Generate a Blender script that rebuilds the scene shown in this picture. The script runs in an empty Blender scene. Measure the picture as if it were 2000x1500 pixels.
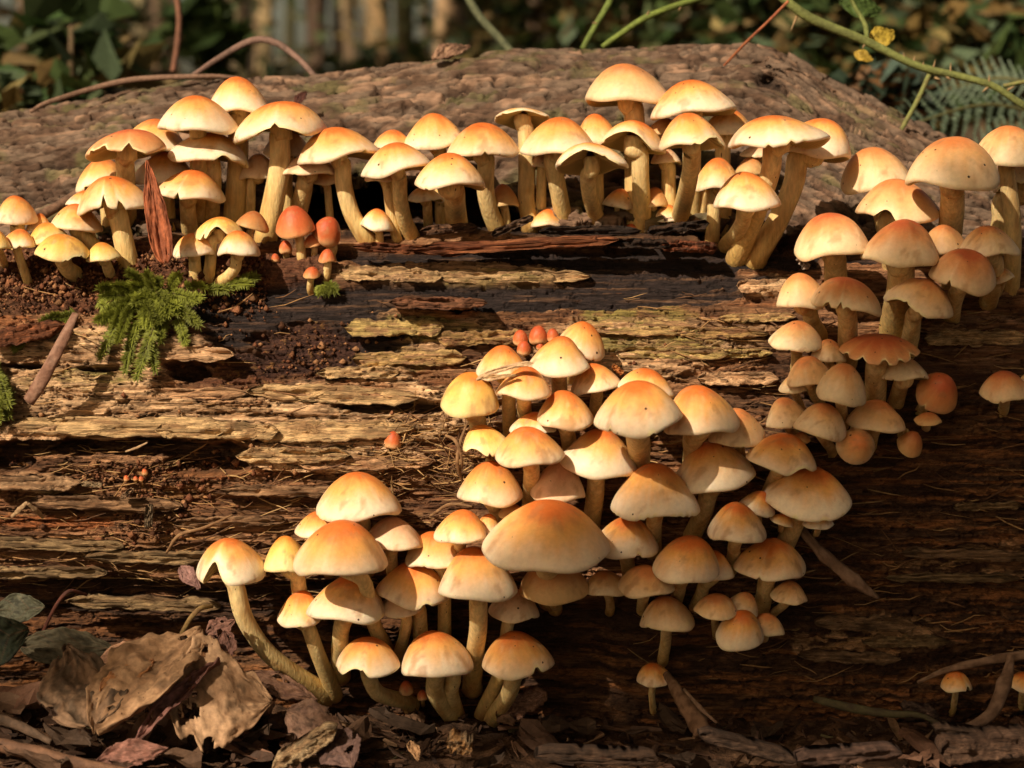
import bpy, math, random
import numpy as np

# ------------------------------------------------------------------ camera, world, sun
SC = bpy.context.scene
COL = SC.collection
D0, CAMZ, FPX = 0.82, 0.236, 3732.05
PITCH = math.atan(450 / FPX)
cam_d = bpy.data.cameras.new('camera')
cam = bpy.data.objects.new('camera', cam_d); COL.objects.link(cam)
cam.location = (0, -D0, CAMZ)
cam.rotation_euler = (math.pi / 2 - PITCH, 0, 0)
cam_d.sensor_fit = 'HORIZONTAL'; cam_d.sensor_width = 36
cam_d.lens = 18 / math.tan(math.radians(15))
cam_d.clip_start = 0.01; cam_d.clip_end = 400
cam_d.dof.use_dof = True; cam_d.dof.focus_distance = 0.825
cam_d.dof.aperture_fstop = 10.5; cam_d.dof.aperture_blades = 7
SC.camera = cam

SUN = np.array((-0.50, -0.72, 0.66)); SUN = SUN / np.linalg.norm(SUN)
ELEV = math.asin(SUN[2])
w = bpy.data.worlds.new('World'); SC.world = w; w.use_nodes = True
nt = w.node_tree; nt.nodes.clear()
sky = nt.nodes.new('ShaderNodeTexSky'); sky.sky_type = 'NISHITA'; sky.sun_disc = False
sky.sun_elevation = ELEV; sky.sun_rotation = math.atan2(SUN[0], SUN[1])
sky.dust_density = 4.5; sky.ozone_density = 0.6
bg = nt.nodes.new('ShaderNodeBackground'); bg.inputs[1].default_value = 0.082
wo = nt.nodes.new('ShaderNodeOutputWorld')
tint = nt.nodes.new('ShaderNodeMix'); tint.data_type = 'RGBA'; tint.blend_type = 'MULTIPLY'; tint.inputs[0].default_value = 1
tint.inputs[7].default_value = (1.0, 0.84, 0.62, 1)          # the camera's warm white balance
nt.links.new(sky.outputs[0], tint.inputs[6]); nt.links.new(tint.outputs[2], bg.inputs[0]); nt.links.new(bg.outputs[0], wo.inputs[0])
ld = bpy.data.lights.new('sun', 'SUN'); ld.energy = 5.0; ld.angle = math.radians(0.53)
ld.color = (1.0, 0.84, 0.65)
lo = bpy.data.objects.new('sun', ld); COL.objects.link(lo)
from mathutils import Vector, Matrix, Quaternion
lo.rotation_euler = Vector(SUN).to_track_quat('Z', 'Y').to_euler()
lo.location = (-3, -4, 4)
SC.view_settings.view_transform = 'Standard'; SC.view_settings.look = 'None'
SC.view_settings.exposure = 0.22; SC.view_settings.gamma = 1
SC.view_settings.use_curve_mapping = False
SC.render.engine = 'CYCLES'
SC.cycles.max_bounces = 6; SC.cycles.use_denoising = True
SC.cycles.transparent_max_bounces = 4

# ------------------------------------------------------------------ helpers
CP, SP = math.cos(PITCH), math.sin(PITCH)
CAM = np.array((0, -D0, CAMZ)); FWD = np.array((0, CP, -SP)); UP = np.array((0, SP, CP))
def at(px, py, Y):                      # point of the place seen at photo pixel (px,py), standing at depth Y
    d = FWD + np.array((1., 0, 0)) * ((px - 1000) / FPX) + UP * ((750 - py) / FPX)
    return CAM + d * ((Y + D0) / d[1])
def mpp(P): return float(np.dot(np.asarray(P) - CAM, FWD)) / FPX       # metres per photo pixel there
def to_px(P):
    q = P - CAM; dd = q @ FWD
    return 1000 + FPX * q[..., 0] / dd, 750 - FPX * (q @ UP) / dd

def ss(a, b, x):
    t = np.clip((x - a) / (b - a), 0, 1); return t * t * (3 - 2 * t)
_tab = {}
def vn(x, y, seed=0):
    if seed not in _tab: _tab[seed] = np.random.RandomState(seed * 7 + 3).rand(256, 256)
    T = _tab[seed]
    xi = np.floor(x).astype(np.int64); yi = np.floor(y).astype(np.int64)
    fx = x - xi; fy = y - yi
    fx = fx * fx * fx * (fx * (fx * 6 - 15) + 10); fy = fy * fy * fy * (fy * (fy * 6 - 15) + 10)
    x0 = xi & 255; x1 = (xi + 1) & 255; y0 = yi & 255; y1 = (yi + 1) & 255
    return (T[x0, y0] * (1 - fx) + T[x1, y0] * fx) * (1 - fy) + (T[x0, y1] * (1 - fx) + T[x1, y1] * fx) * fy
def fbm(x, y, o=4, seed=0, g=0.5):
    s = 0; a = 1; n = 0
    for i in range(o):
        s = s + a * vn(x * 2 ** i + 17.3 * i, y * 2 ** i + 9.1 * i, seed + i); n += a; a *= g
    return s / n
def lerp(a, b, t): return a + (b - a) * t
def cm(c, new, m): return c + (np.array(new) - c) * m[..., None]

def mk(name, V, faces, mat, parent=None, col=None, smooth=True):
    """one mesh object from arrays; faces is one array or a list of (n,3)/(n,4) arrays"""
    V = np.asarray(V, dtype=np.float32)
    if not isinstance(faces, list): faces = [faces]
    me = bpy.data.meshes.new(name)
    idx = np.concatenate([np.asarray(f).ravel() for f in faces]).astype(np.int32)
    cnt = np.concatenate([np.full(len(f), np.asarray(f).shape[1]) for f in faces])
    st = np.concatenate([[0], np.cumsum(cnt)[:-1]]).astype(np.int32)
    me.vertices.add(len(V)); me.vertices.foreach_set('co', V.ravel())
    me.loops.add(len(idx)); me.loops.foreach_set('vertex_index', idx)
    me.polygons.add(len(cnt)); me.polygons.foreach_set('loop_start', st)
    me.polygons.foreach_set('use_smooth', np.full(len(cnt), smooth))
    if col is not None:
        c = np.ones((len(V), 4), dtype=np.float32); c[:, :3] = col
        a = me.color_attributes.new('Col', 'FLOAT_COLOR', 'POINT'); a.data.foreach_set('color', c.ravel())
    me.update(calc_edges=True); me.validate()
    if mat: me.materials.append(mat)
    o = bpy.data.objects.new(name, me); COL.objects.link(o)
    if parent: o.parent = parent
    return o
def empty(name, loc, label=None, cat=None, group=None):
    o = bpy.data.objects.new(name, None); COL.objects.link(o); o.location = loc
    o.empty_display_size = 0.01
    return tag(o, label, cat, group)
def tag(o, label=None, cat=None, group=None, kind=None):
    if label: o['label'] = label
    if cat: o['category'] = cat
    if group: o['group'] = group
    if kind: o['kind'] = kind
    return o
def grid_faces(nr, nc, wrap=False):
    r = np.arange(nr - 1)[:, None]; c = np.arange(nc if wrap else nc - 1)[None]
    a = r * nc + c; b = r * nc + (c + 1) % nc
    return np.stack([a, b, b + nc, a + nc], -1).reshape(-1, 4)
def catmull(P, n):
    P = np.asarray(P, float)
    if len(P) == 2: return P[0] + (P[1] - P[0]) * np.linspace(0, 1, n)[:, None]
    Q = np.vstack([2 * P[0] - P[1], P, 2 * P[-1] - P[-2]]); m = len(P) - 1
    t = np.linspace(0, m, n); i = np.minimum(t.astype(int), m - 1); f = (t - i)[:, None]
    p0, p1, p2, p3 = Q[i], Q[i + 1], Q[i + 2], Q[i + 3]
    return 0.5 * (2 * p1 + (p2 - p0) * f + (2 * p0 - 5 * p1 + 4 * p2 - p3) * f ** 2 + (3 * p1 - p0 - 3 * p2 + p3) * f ** 3)
def tube_geo(P, R, ns=12, rough=0.0, seed=0, flat=1.0, cap=True, capr=0.3):
    """tube along P with radii R -> V, faces(list), parameter along, angle"""
    P = np.asarray(P, float); n = len(P); R = np.broadcast_to(np.asarray(R, float), (n,))
    if cap:
        P = np.vstack([P[0], P, P[-1]]); R = np.concatenate([[R[0] * capr], R, [R[-1] * capr]]); n += 2
    T = np.gradient(P, axis=0); T /= np.linalg.norm(T, axis=1)[:, None] + 1e-12
    if cap: T[0] = T[1]; T[-1] = T[-2]
    ref = np.array((0., -1., 0.15)) if abs(T[n // 2][1]) < 0.85 else np.array((1., 0, 0))
    A = np.cross(T, ref); A /= np.linalg.norm(A, axis=1)[:, None] + 1e-12
    B = np.cross(A, T)
    th = np.linspace(0, 2 * np.pi, ns, endpoint=False)
    rr = R[:, None] * np.ones(ns)
    if rough:
        u = np.linspace(0, n * 0.35, n)[:, None] + 0 * th; 
        rr = rr * (1 + rough * 2 * (fbm(u * 0.8, np.cos(th) * 1.3 + 5 + 0 * u, 3, seed + 31) + fbm(u * 0.8, np.sin(th) * 1.3 + 9 + 0 * u, 3, seed + 37) - 1))
    V = P[:, None] + rr[..., None] * (np.cos(th)[None, :, None] * A[:, None] + flat * np.sin(th)[None, :, None] * B[:, None])
    F = [grid_faces(n, ns, True)[:, ::-1], np.array([list(range(ns))]), np.array([[(n - 1) * ns + k for k in range(ns - 1, -1, -1)]])]
    return V.reshape(-1, 3), F, np.repeat(np.linspace(0, 1, n), ns), np.tile(th, n)
class Acc:                                # several shapes joined into one mesh
    def __init__(s): s.V = []; s.F = {}; s.C = []; s.n = 0
    def add(s, V, F, C):
        V = np.asarray(V)
        if not isinstance(F, list): F = [F]
        for f in F:
            f = np.asarray(f); s.F.setdefault(f.shape[1], []).append(f + s.n)
        s.V.append(V); s.C.append(np.broadcast_to(np.asarray(C, float), (len(V), 3))); s.n += len(V)
    def build(s, name, mat, parent=None, smooth=True):
        return mk(name, np.vstack(s.V), [np.vstack(v) for v in s.F.values()], mat, parent, np.vstack(s.C), smooth)

def material(name, rough=0.8, spec=0.3, sss=0.0, bump=0.3, bscale=400, bdist=0.0004, mottle=0.25, mscale=250, specks=0.0, speck_scale=260, translucent=0.0, stretch=(1, 1, 1), sss_r=(1, .45, .18), grain=0.0):
    m = bpy.data.materials.new(name); m.use_nodes = True; N = m.node_tree.nodes; L = m.node_tree.links
    b = N['Principled BSDF']; b.inputs['Roughness'].default_value = rough
    b.inputs['Specular IOR Level'].default_value = spec
    at_ = N.new('ShaderNodeAttribute'); at_.attribute_name = 'Col'
    tc = N.new('ShaderNodeTexCoord'); oi = N.new('ShaderNodeObjectInfo')
    mp = N.new('ShaderNodeMapping'); mp.inputs['Scale'].default_value = stretch
    off = N.new('ShaderNodeVectorMath'); off.operation = 'MULTIPLY_ADD'
    L.new(oi.outputs['Random'], off.inputs[0]); off.inputs[1].default_value = (3.1, 5.7, 2.3)
    L.new(tc.outputs['Object'], off.inputs[2]); L.new(off.outputs[0], mp.inputs['Vector'])
    n1 = N.new('ShaderNodeTexNoise'); n1.inputs['Scale'].default_value = mscale; n1.inputs['Detail'].default_value = 5
    n1.inputs['Roughness'].default_value = 0.65
    L.new(mp.outputs[0], n1.inputs['Vector'])
    mr = N.new('ShaderNodeMapRange'); mr.inputs[1].default_value = 0.25; mr.inputs[2].default_value = 0.75
    mr.inputs[3].default_value = 1 - mottle; mr.inputs[4].default_value = 1 + mottle
    L.new(n1.outputs[0], mr.inputs[0])
    mx = N.new('ShaderNodeVectorMath'); mx.operation = 'SCALE'
    L.new(at_.outputs['Color'], mx.inputs[0]); L.new(mr.outputs[0], mx.inputs['Scale'])
    colour = mx.outputs[0]
    if grain:                                     # thin fibres running along the log
        mg = N.new('ShaderNodeMapping'); mg.inputs['Scale'].default_value = (0.045, 1, 1); L.new(off.outputs[0], mg.inputs['Vector'])
        ng_ = N.new('ShaderNodeTexNoise'); ng_.inputs['Scale'].default_value = 1300; ng_.inputs['Detail'].default_value = 4; ng_.inputs['Roughness'].default_value = .7
        L.new(mg.outputs[0], ng_.inputs['Vector'])
        rg_ = N.new('ShaderNodeMapRange'); rg_.inputs[1].default_value = .33; rg_.inputs[2].default_value = .62; rg_.inputs[3].default_value = 1 - grain; rg_.inputs[4].default_value = 1 + grain * .45
        L.new(ng_.outputs[0], rg_.inputs[0]); m2 = N.new('ShaderNodeVectorMath'); m2.operation = 'SCALE'
        L.new(colour, m2.inputs[0]); L.new(rg_.outputs[0], m2.inputs['Scale']); colour = m2.outputs[0]
    if specks:
        vo = N.new('ShaderNodeTexVoronoi'); vo.inputs['Scale'].default_value = speck_scale
        L.new(mp.outputs[0], vo.inputs['Vector'])
        sp = N.new('ShaderNodeSeparateColor'); L.new(vo.outputs['Color'], sp.inputs[0])
        rad = N.new('ShaderNodeMath'); rad.operation = 'MULTIPLY_ADD'; L.new(sp.outputs[0], rad.inputs[0])
        rad.inputs[1].default_value = 1.0 * specks; rad.inputs[2].default_value = -0.62 * specks
        lt = N.new('ShaderNodeMath'); lt.operation = 'LESS_THAN'; L.new(vo.outputs['Distance'], lt.inputs[0]); L.new(rad.outputs[0], lt.inputs[1])
        mm = N.new('ShaderNodeMix'); mm.data_type = 'RGBA'
        L.new(lt.outputs[0], mm.inputs[0]); L.new(colour, mm.inputs[6]); mm.inputs[7].default_value = (0.07, 0.03, 0.015, 1)
        colour = mm.outputs[2]
    L.new(colour, b.inputs['Base Color'])
    if sss:
        b.inputs['Subsurface Weight'].default_value = sss; b.inputs['Subsurface Scale'].default_value = 0.003
        b.inputs['Subsurface Radius'].default_value = sss_r
    if bump:
        n2 = N.new('ShaderNodeTexNoise'); n2.inputs['Scale'].default_value = bscale; n2.inputs['Detail'].default_value = 4
        L.new(mp.outputs[0], n2.inputs['Vector'])
        bp = N.new('ShaderNodeBump'); bp.inputs['Strength'].default_value = bump; bp.inputs['Distance'].default_value = bdist
        hsrc = n2.outputs[0]
        if grain:
            ad = N.new('ShaderNodeMath'); ad.operation = 'MULTIPLY_ADD'; L.new(ng_.outputs[0], ad.inputs[0]); ad.inputs[1].default_value = 1.4; L.new(n2.outputs[0], ad.inputs[2]); hsrc = ad.outputs[0]
        L.new(hsrc, bp.inputs['Height']); L.new(bp.outputs[0], b.inputs['Normal'])
    if translucent:
        tr = N.new('ShaderNodeBsdfTranslucent'); L.new(colour, tr.inputs[0])
        ms = N.new('ShaderNodeMixShader'); ms.inputs[0].default_value = translucent
        L.new(b.outputs[0], ms.inputs[1]); L.new(tr.outputs[0], ms.inputs[2])
        L.new(ms.outputs[0], N['Material Output'].inputs[0])
    return m
M_WOOD = material('rotten_wood', 0.8, 0.25, bump=1.0, bscale=520, bdist=0.0012, mottle=0.5, mscale=420, stretch=(0.30, 1, 1.3), grain=0.62, specks=.55, speck_scale=330)
M_BARK = material('bark', 0.9, 0.15, bump=0.9, bscale=420, bdist=0.0014, mottle=0.5, mscale=300, stretch=(.4, 1, 1))
M_CAP = material('cap_skin', 0.50, 0.28, sss=0.22, bump=0.4, bscale=800, bdist=0.0004, mottle=0.11, mscale=480, specks=0.40, speck_scale=260)
M_STEM = material('stem_flesh', 0.65, 0.25, sss=0.2, bump=0.7, bscale=650, bdist=0.0006, mottle=0.32, mscale=420, stretch=(1.6, 1.6, .35), specks=.35, speck_scale=300)
M_GILL = material('gill_flesh', 0.7, 0.2, sss=0.15, bump=0, mottle=0.1)
M_LEAF = material('leaf', 0.6, 0.3, bump=0.4, bscale=350, bdist=0.0005, mottle=0.3, mscale=160, translucent=0.3)
M_DEAD = material('dead_leaf', 0.75, 0.25, bump=0.6, bscale=420, bdist=0.0006, mottle=0.4, mscale=330, specks=0.35, speck_scale=380, translucent=0.08)
M_MOSS = material('moss', 0.6, 0.35, bump=0, mottle=0.3, mscale=200, translucent=0.3)
M_SOIL = material('humus', 0.95, 0.15, bump=0.9, bscale=900, bdist=0.001, mottle=0.5, mscale=500)
M_TWIG = material('twig', 0.75, 0.25, bump=0.8, bscale=500, bdist=0.0006, mottle=0.35, mscale=350, stretch=(1, 1, 1))
M_TRUNK = material('trunk_bark', 0.9, 0.15, bump=0.8, bscale=25, bdist=0.01, mottle=0.45, mscale=9, stretch=(1, 1, .35))
# ------------------------------------------------------------------ the fallen log: shape of its front (photo row -> depth in mm)
PROF = [(1480, 20), (1420, 16), (1350, 12), (1250, 8), (1150, 3), (1000, 0), (900, 0), (800, 3), (700, 9), (620, 16), (560, 24),
        (520, 31), (495, 38), (478, 47), (462, 60), (448, 80), (436, 100), (424, 112), (408, 118)]
_pr = np.array([p[0] for p in PROF][::-1], float); _py = np.array([p[1] for p in PROF][::-1], float) / 1000
def prof_y(py):
    return float(np.interp(py, _pr, _py))
BARKP = [(520, 50), (480, 52), (440, 62), (400, 72), (350, 86), (300, 99), (250, 113), (200, 128), (160, 146), (130, 166), (112, 186)]
_bp = np.array([p[0] for p in BARKP][::-1], float); _by = np.array([p[1] for p in BARKP][::-1], float) / 1000
def bark_y(py): return float(np.interp(py, _bp, _by))
def surf_y(px, py):                    # what a stem based at this pixel stands on
    return prof_y(py) if py > 455 else lerp(prof_y(455), bark_y(400), float(np.clip((455 - py) / 60, 0, 1)))

log = empty('fallen_log', (0, 0.15, 0), 'huge rotten fallen log with bark on top and pale decayed wood below, covered in mushrooms', 'log')
def L_(V): return V - np.array((0, 0.15, 0))

# ---- bare rotten wood, finely carved
cols = np.concatenate([np.linspace(-3300, -90, 70)[:-1], np.arange(-90, 2090, 2.0), np.linspace(2090, 5300, 70)])
rows = np.arange(408, 1481, 2.0)
yy = np.interp(rows, _pr, _py)
k = np.ones(5) / 5
yy = np.convolve(np.pad(yy, 2, 'edge'), k, 'valid')
base = np.array([at(1000, r, y) for r, y in zip(rows, yy)])
sc_row = np.array([mpp(b) for b in base])
tan = np.gradient(base, axis=0); tan /= np.linalg.norm(tan, axis=1)[:, None]
nrm = np.stack([0 * tan[:, 0], tan[:, 2], -tan[:, 1]], 1)
nrm *= np.where(nrm[:, 1:2] > 0, -1, 1)
U, Vv = np.meshgrid(cols, rows)
def blob(cx, cy, rx, ry, rough=0.45, seed=1, soft=0.12, rot=0.0, fx=60., fy=22.):
    a = math.radians(rot); du = U - cx; dv = Vv - cy
    du, dv = du * math.cos(a) + dv * math.sin(a), -du * math.sin(a) + dv * math.cos(a)
    d = np.sqrt((du / rx) ** 2 + (dv / ry) ** 2)
    return ss(1 + soft, 1 - soft, d + rough * 2 * (fbm(U / fx, Vv / fy, 4, seed + 50, 0.6) - 0.5))
Vw = Vv + 15 * (fbm(U / 420, Vv / 120, 3, 11) - 0.5) + 3.5 * (fbm(U / 60, Vv / 40, 2, 14) - 0.5)
fib = fbm(U / 150, Vw / 6.5, 4, 21, 0.62)
fine = fbm(U / 40, Vw / 2.6, 2, 25)
pl = fbm(U / 400, Vw / 52, 4, 31, 0.55)
q = pl * 8; st = np.floor(q) + ss(0.72, 1.0, q - np.floor(q))
terr = st / 8
crk = np.abs(fbm(U / 210, Vw / 17, 3, 41, 0.5) - 0.5)
crack = 1 - ss(0.0, 0.028, crk)
crackm = ss(0.42, 0.6, fbm(U / 170, Vv / 60, 3, 45))
crumb = fbm(U / 11, Vv / 8, 3, 51, 0.6)
xc = np.abs(vn(U / 46 + 3 * fbm(U / 60, Vw / 14, 2, 57), Vw / 13, 55) - 0.5)       # breaks across the grain
pits = fbm(U / 22, Vv / 8, 4, 161, .6)
h = 8.5 * (terr - 0.5) + 3.0 * (fib - 0.5) + 1.5 * (fine - 0.5) - 3.4 * crack * crackm + 2.2 * (pits - .5) - 2.2 * ss(.64, .72, pits)
lowleft = ss(900, 960, Vv + 40 * (fbm(U / 150, Vv / 80, 3, 61) - .5)) * ss(1250, 700, U)
right = ss(1380, 1560, U)
h += lowleft * (5.0 * (fbm(U / 120, Vw / 13, 4, 63, .6) - .5) - 2.5)
# named patches of the surface (dents, plates, stains and dark tones of the log)
soil = np.clip(blob(190, 545, 360, 62, .4, 3) + blob(560, 530, 120, 26, .4, 4), 0, 1) * ss(450, 490, Vv)
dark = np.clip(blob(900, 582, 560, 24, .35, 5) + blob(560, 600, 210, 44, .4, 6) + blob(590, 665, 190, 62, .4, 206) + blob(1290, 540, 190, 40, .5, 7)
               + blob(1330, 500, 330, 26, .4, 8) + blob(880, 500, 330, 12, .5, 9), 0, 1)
pit = np.clip(blob(600, 690, 115, 66, .35, 10) + .9 * blob(440, 720, 95, 38, .4, 12), 0, 1)
hole = np.clip(blob(365, 722, 38, 22, .5, 13) + blob(60, 715, 62, 6, .4, 15) + blob(195, 722, 36, 6, .4, 16), 0, 1)
gap = np.clip(blob(110, 874, 150, 15, .5, 17) + blob(270, 872, 90, 17, .5, 18) + blob(405, 892, 85, 32, .5, 19)
              + blob(760, 795, 110, 15, .4, 20) + blob(20, 900, 40, 26, .4, 23), 0, 1)
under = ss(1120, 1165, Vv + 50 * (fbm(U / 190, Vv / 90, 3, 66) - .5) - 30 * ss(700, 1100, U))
pale = np.clip(blob(170, 690, 250, 55, .35, 24) + blob(140, 765, 170, 38, .3, 26) + blob(260, 815, 300, 42, .35, 27)
               + blob(700, 800, 260, 70, .4, 28) + blob(640, 890, 190, 36, .35, 29) + blob(1230, 690, 190, 50, .4, 30)
               + blob(1490, 562, 60, 22, .3, 33) + blob(60, 945, 90, 20, .3, 34), 0, 1)
tanb = np.clip(blob(880, 535, 280, 22, .35, 35) + blob(830, 640, 140, 45, .35, 36) + blob(1290, 650, 220, 36, .4, 37), 0, 1)
green = np.clip(blob(820, 640, 130, 26, .5, 38) + blob(190, 735, 95, 16, .4, 39) + blob(1230, 615, 120, 18, .5, 40)
                + blob(1290, 665, 130, 26, .6, 42) + blob(1470, 505, 80, 10, .5, 43) + .6 * blob(980, 545, 170, 18, .6, 44)
                + .5 * blob(760, 700, 120, 30, .6, 46) + .5 * blob(150, 1205, 80, 14, .7, 47), 0, 1)
rust = np.clip(blob(100, 1022, 130, 12, .4, 48) + .8 * blob(850, 600, 90, 20, .4, 49) + .9 * blob(20, 650, 60, 36, .3, 52)
               + .8 * blob(420, 925, 90, 12, .6, 53) + .6 * blob(700, 760, 80, 20, .6, 54), 0, 1)
lowpatch = np.clip(blob(1690, 1245, 130, 46, .5, 56, fx=40, fy=16) + .7 * blob(1900, 1100, 150, 34, .6, 58), 0, 1)
rough_r = blob(1900, 655, 130, 40, .5, 59)
h += soil * (4 * (crumb - .2) + 2) + 3.5 * pale + 1.5 * tanb - 6 * pit - 13 * hole - 12 * gap - 9 * under * ss(1250, 1150, U) - 3 * dark
h = lerp(h, 0.35 * h - 2, np.clip(dark - 0.5 * crackm, 0, 1) * 0.7)
h += pit * 3 * (crumb - .5) + under * 4 * (fbm(U / 30, Vv / 14, 4, 67) - .5) + 4 * rough_r * fbm(U / 40, Vv / 12, 4, 68)
h += right * ss(700, 800, Vv) * (6 * (fbm(U / 60, Vw / 10, 4, 162, .6) - .5) + 4 * (crumb - .5)) + right * ss(700, 800, Vv) * 7 * (fbm(U / 90, Vv / 40, 4, 69) - .5)
h -= 1.2 * ss(0.05, 0.0, xc) * ss(.35, .6, fbm(U / 120, Vv / 50, 2, 70))
infr = ss(-90, 0, U) * ss(2090, 2000, U)
# ---- its own colours (linear albedo), with shade put into holes and the hollow
c = np.empty(U.shape + (3,)); c[:] = (0.225, 0.092, 0.038)
c = cm(c, (0.43, 0.225, 0.11), ss(.40, .66, fib * .6 + pl * .4))
c = cm(c, (0.085, 0.04, 0.02), ss(.56, .4, fbm(U / 120, Vw / 12, 4, 71)) * .75)
c = cm(c, (0.76, 0.49, 0.265), pale * (0.35 + .65 * ss(.3, .55, fbm(U / 160, Vw / 9, 4, 73))))
c = cm(c, (0.58, 0.36, 0.19), tanb * .7)
c = cm(c, (0.16, 0.09, 0.045), (pale + tanb > 0.2) * ss(.60, .72, fbm(U / 26, Vw / 7, 4, 75)) * .8)
c = cm(c, (0.17, 0.075, 0.033), lowleft * .55 * ss(.35, .6, fbm(U / 90, Vw / 12, 3, 76)))
c = cm(c, (0.46, 0.23, 0.085), lowleft * ss(.60, .72, fbm(U / 170, Vw / 8, 4, 77)) * .75)
c = cm(c, (0.27, 0.22, 0.06), green * (.35 + .5 * ss(.35, .6, fbm(U / 30, Vv / 12, 4, 78))))
c = cm(c, (0.34, 0.105, 0.03), rust * .75)
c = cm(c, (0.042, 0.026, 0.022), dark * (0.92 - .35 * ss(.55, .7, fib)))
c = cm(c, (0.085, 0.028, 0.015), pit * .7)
c = cm(c, (0.35, 0.17, 0.05), pit * ss(.68, .76, crumb) * .8)
c = cm(c, (0.125, 0.048, 0.024), soil * .9)
c = cm(c, (0.2, 0.085, 0.04), soil * ss(.55, .7, crumb) * .6)
c = cm(c, (0.035, 0.017, 0.010), np.clip(hole + gap, 0, 1) * .85)  # holes and gaps painted near-black, shade put into the colour
c = cm(c, (0.3, 0.13, 0.035), gap * ss(.66, .76, fbm(U / 16, Vv / 9, 3, 79)) * .7)
c = cm(c, (0.045, 0.022, 0.012), np.clip(under + right * ss(640, 740, Vv) * .9, 0, 1) * .85)  # darker towards the foot and on the right
c = cm(c, (0.34, 0.135, 0.045), np.clip(under + right * ss(700, 900, Vv), 0, 1) * ss(.50, .64, fbm(U / 130, Vw / 8, 4, 81)) * .7)
c = cm(c, (0.55, 0.32, 0.16), lowpatch * ss(.42, .56, fbm(U / 34, Vw / 9, 4, 82)) * .85)
c = cm(c, (0.30, 0.17, 0.1), rough_r * ss(.4, .6, fib) * .8)
c = cm(c, (0.02, 0.012, 0.009), ss(472, 455, Vv) * .9)  # shade of the hollow behind the stems put into the colour
c = cm(c, (.09, .04, .02), ss(.64, .73, pits) * (1 - soil) * .75)
c = cm(c, (.27, .13, .055), ss(.58, .70, fbm(U / 70, Vw / 16, 4, 163)) * .45 * (1 - dark) * (1 - soil))
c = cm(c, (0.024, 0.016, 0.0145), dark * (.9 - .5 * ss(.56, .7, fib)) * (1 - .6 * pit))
c = cm(c, (0.03, 0.015, 0.009), under * ss(1330, 1180, Vv) * .7 * ss(1500, 1300, U))  # foot darker still at lower left
c *= (0.72 + .56 * fine)[..., None]
h = np.where((U < -90) | (U > 2090), h * .6, h)
h *= ss(400, 470, Vv) * .8 + .2
sx = sc_row[:, None] * (U - 1000)
P = np.stack([sx, base[:, 1][:, None] + nrm[:, 1][:, None] * h * .001, base[:, 2][:, None] + nrm[:, 2][:, None] * h * .001], -1)
P[..., 0] += 0.0012 * (fbm(U / 20, Vw / 5, 2, 83) - .5)
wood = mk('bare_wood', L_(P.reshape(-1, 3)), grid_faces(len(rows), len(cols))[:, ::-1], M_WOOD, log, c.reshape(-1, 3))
WP = P
def wood_pt(px, py, lift=0.0):         # a point on the carved wood
    i = int(np.clip(round((py - 408) / 2), 0, len(rows) - 1)); j = int(np.argmin(abs(cols - px)))
    return WP[i, j] + np.array((0, -lift, lift * .3))

# ---- bark over the top and the back
bc = np.concatenate([np.linspace(-3300, -90, 60)[:-1], np.arange(-90, 2090, 4.0), np.linspace(2090, 5300, 60)])
front = np.array([at(1000, r, y)[1:] for r, y in zip(_bp[::-1], _by[::-1])])
zled = front[0, 1]; ztop = 0.2855
backp = np.array([(0.205, ztop), (0.24, ztop - .006), (0.29, ztop - .035), (0.34, ztop - .09), (0.37, ztop - .17), (0.36, 0.02), (0.34, -0.03)])
prof = catmull(np.vstack([front, backp]), 60)
seg = np.concatenate([[0], np.cumsum(np.linalg.norm(np.diff(prof, axis=0), axis=1))])
fr_end = seg[int(60 * len(front) / (len(front) + len(backp)))] + .02
sN = np.concatenate([np.linspace(0, fr_end, 210), np.linspace(fr_end, seg[-1], 40)[1:]])
prof = np.stack([np.interp(sN, seg, prof[:, 0]), np.interp(sN, seg, prof[:, 1])], 1)
# silhouette of the log against the wood behind (photo column -> row), turned into a height factor
SIL = np.array([(-3300, 330), (-600, 250), (0, 222), (130, 205), (250, 182), (400, 160), (560, 158), (700, 146), (860, 128), (1000, 108), (1150, 98), (1300, 95), (1450, 92),
                (1530, 112), (1600, 160), (1700, 205), (1830, 272), (2000, 330), (2600, 420), (5300, 520)], float)
zt = np.array([at(1000, r, 0.19)[2] for r in np.interp(bc, SIL[:, 0] + (SIL[:, 0] - 1000) * 0, SIL[:, 1])])
zt = np.convolve(np.pad(zt, 4, 'edge'), np.ones(9) / 9, 'valid')
kx = (zt - zled) / (ztop - zled)
BU, BS = np.meshgrid(bc, sN * 4200)
Y = np.repeat(prof[:, :1], len(bc), 1)
Z0 = np.repeat(prof[:, 1:], len(bc), 1)
Z = np.where(Z0 > zled, zled + (Z0 - zled) * kx[None], Z0)
Z += 0.006 * (fbm(BU / 300, BS / 200, 3, 90) - .5)
tanb2 = np.gradient(prof, axis=0); tanb2 /= np.linalg.norm(tanb2, axis=1)[:, None] + 1e-9
nb = np.stack([-tanb2[:, 1], tanb2[:, 0]], 1)
def worley(x, y, seed):
    xi = np.floor(x); yi = np.floor(y); T1 = np.random.RandomState(seed).rand(64, 64, 2)
    f1 = np.full(x.shape, 9.); f2 = np.full(x.shape, 9.)
    for a in (-1, 0, 1):
        for b in (-1, 0, 1):
            cx = xi + a; cy = yi + b; t = T1[cx.astype(int) & 63, cy.astype(int) & 63]
            d = np.hypot(cx + t[..., 0] - x, cy + t[..., 1] - y)
            n1 = np.minimum(f1, d); f2 = np.minimum(np.maximum(f1, d), f2); f1 = n1
    return f1, f2
skew = BS + 0.16 * (BU - 1000) * ss(1400, 1800, BU)
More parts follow.
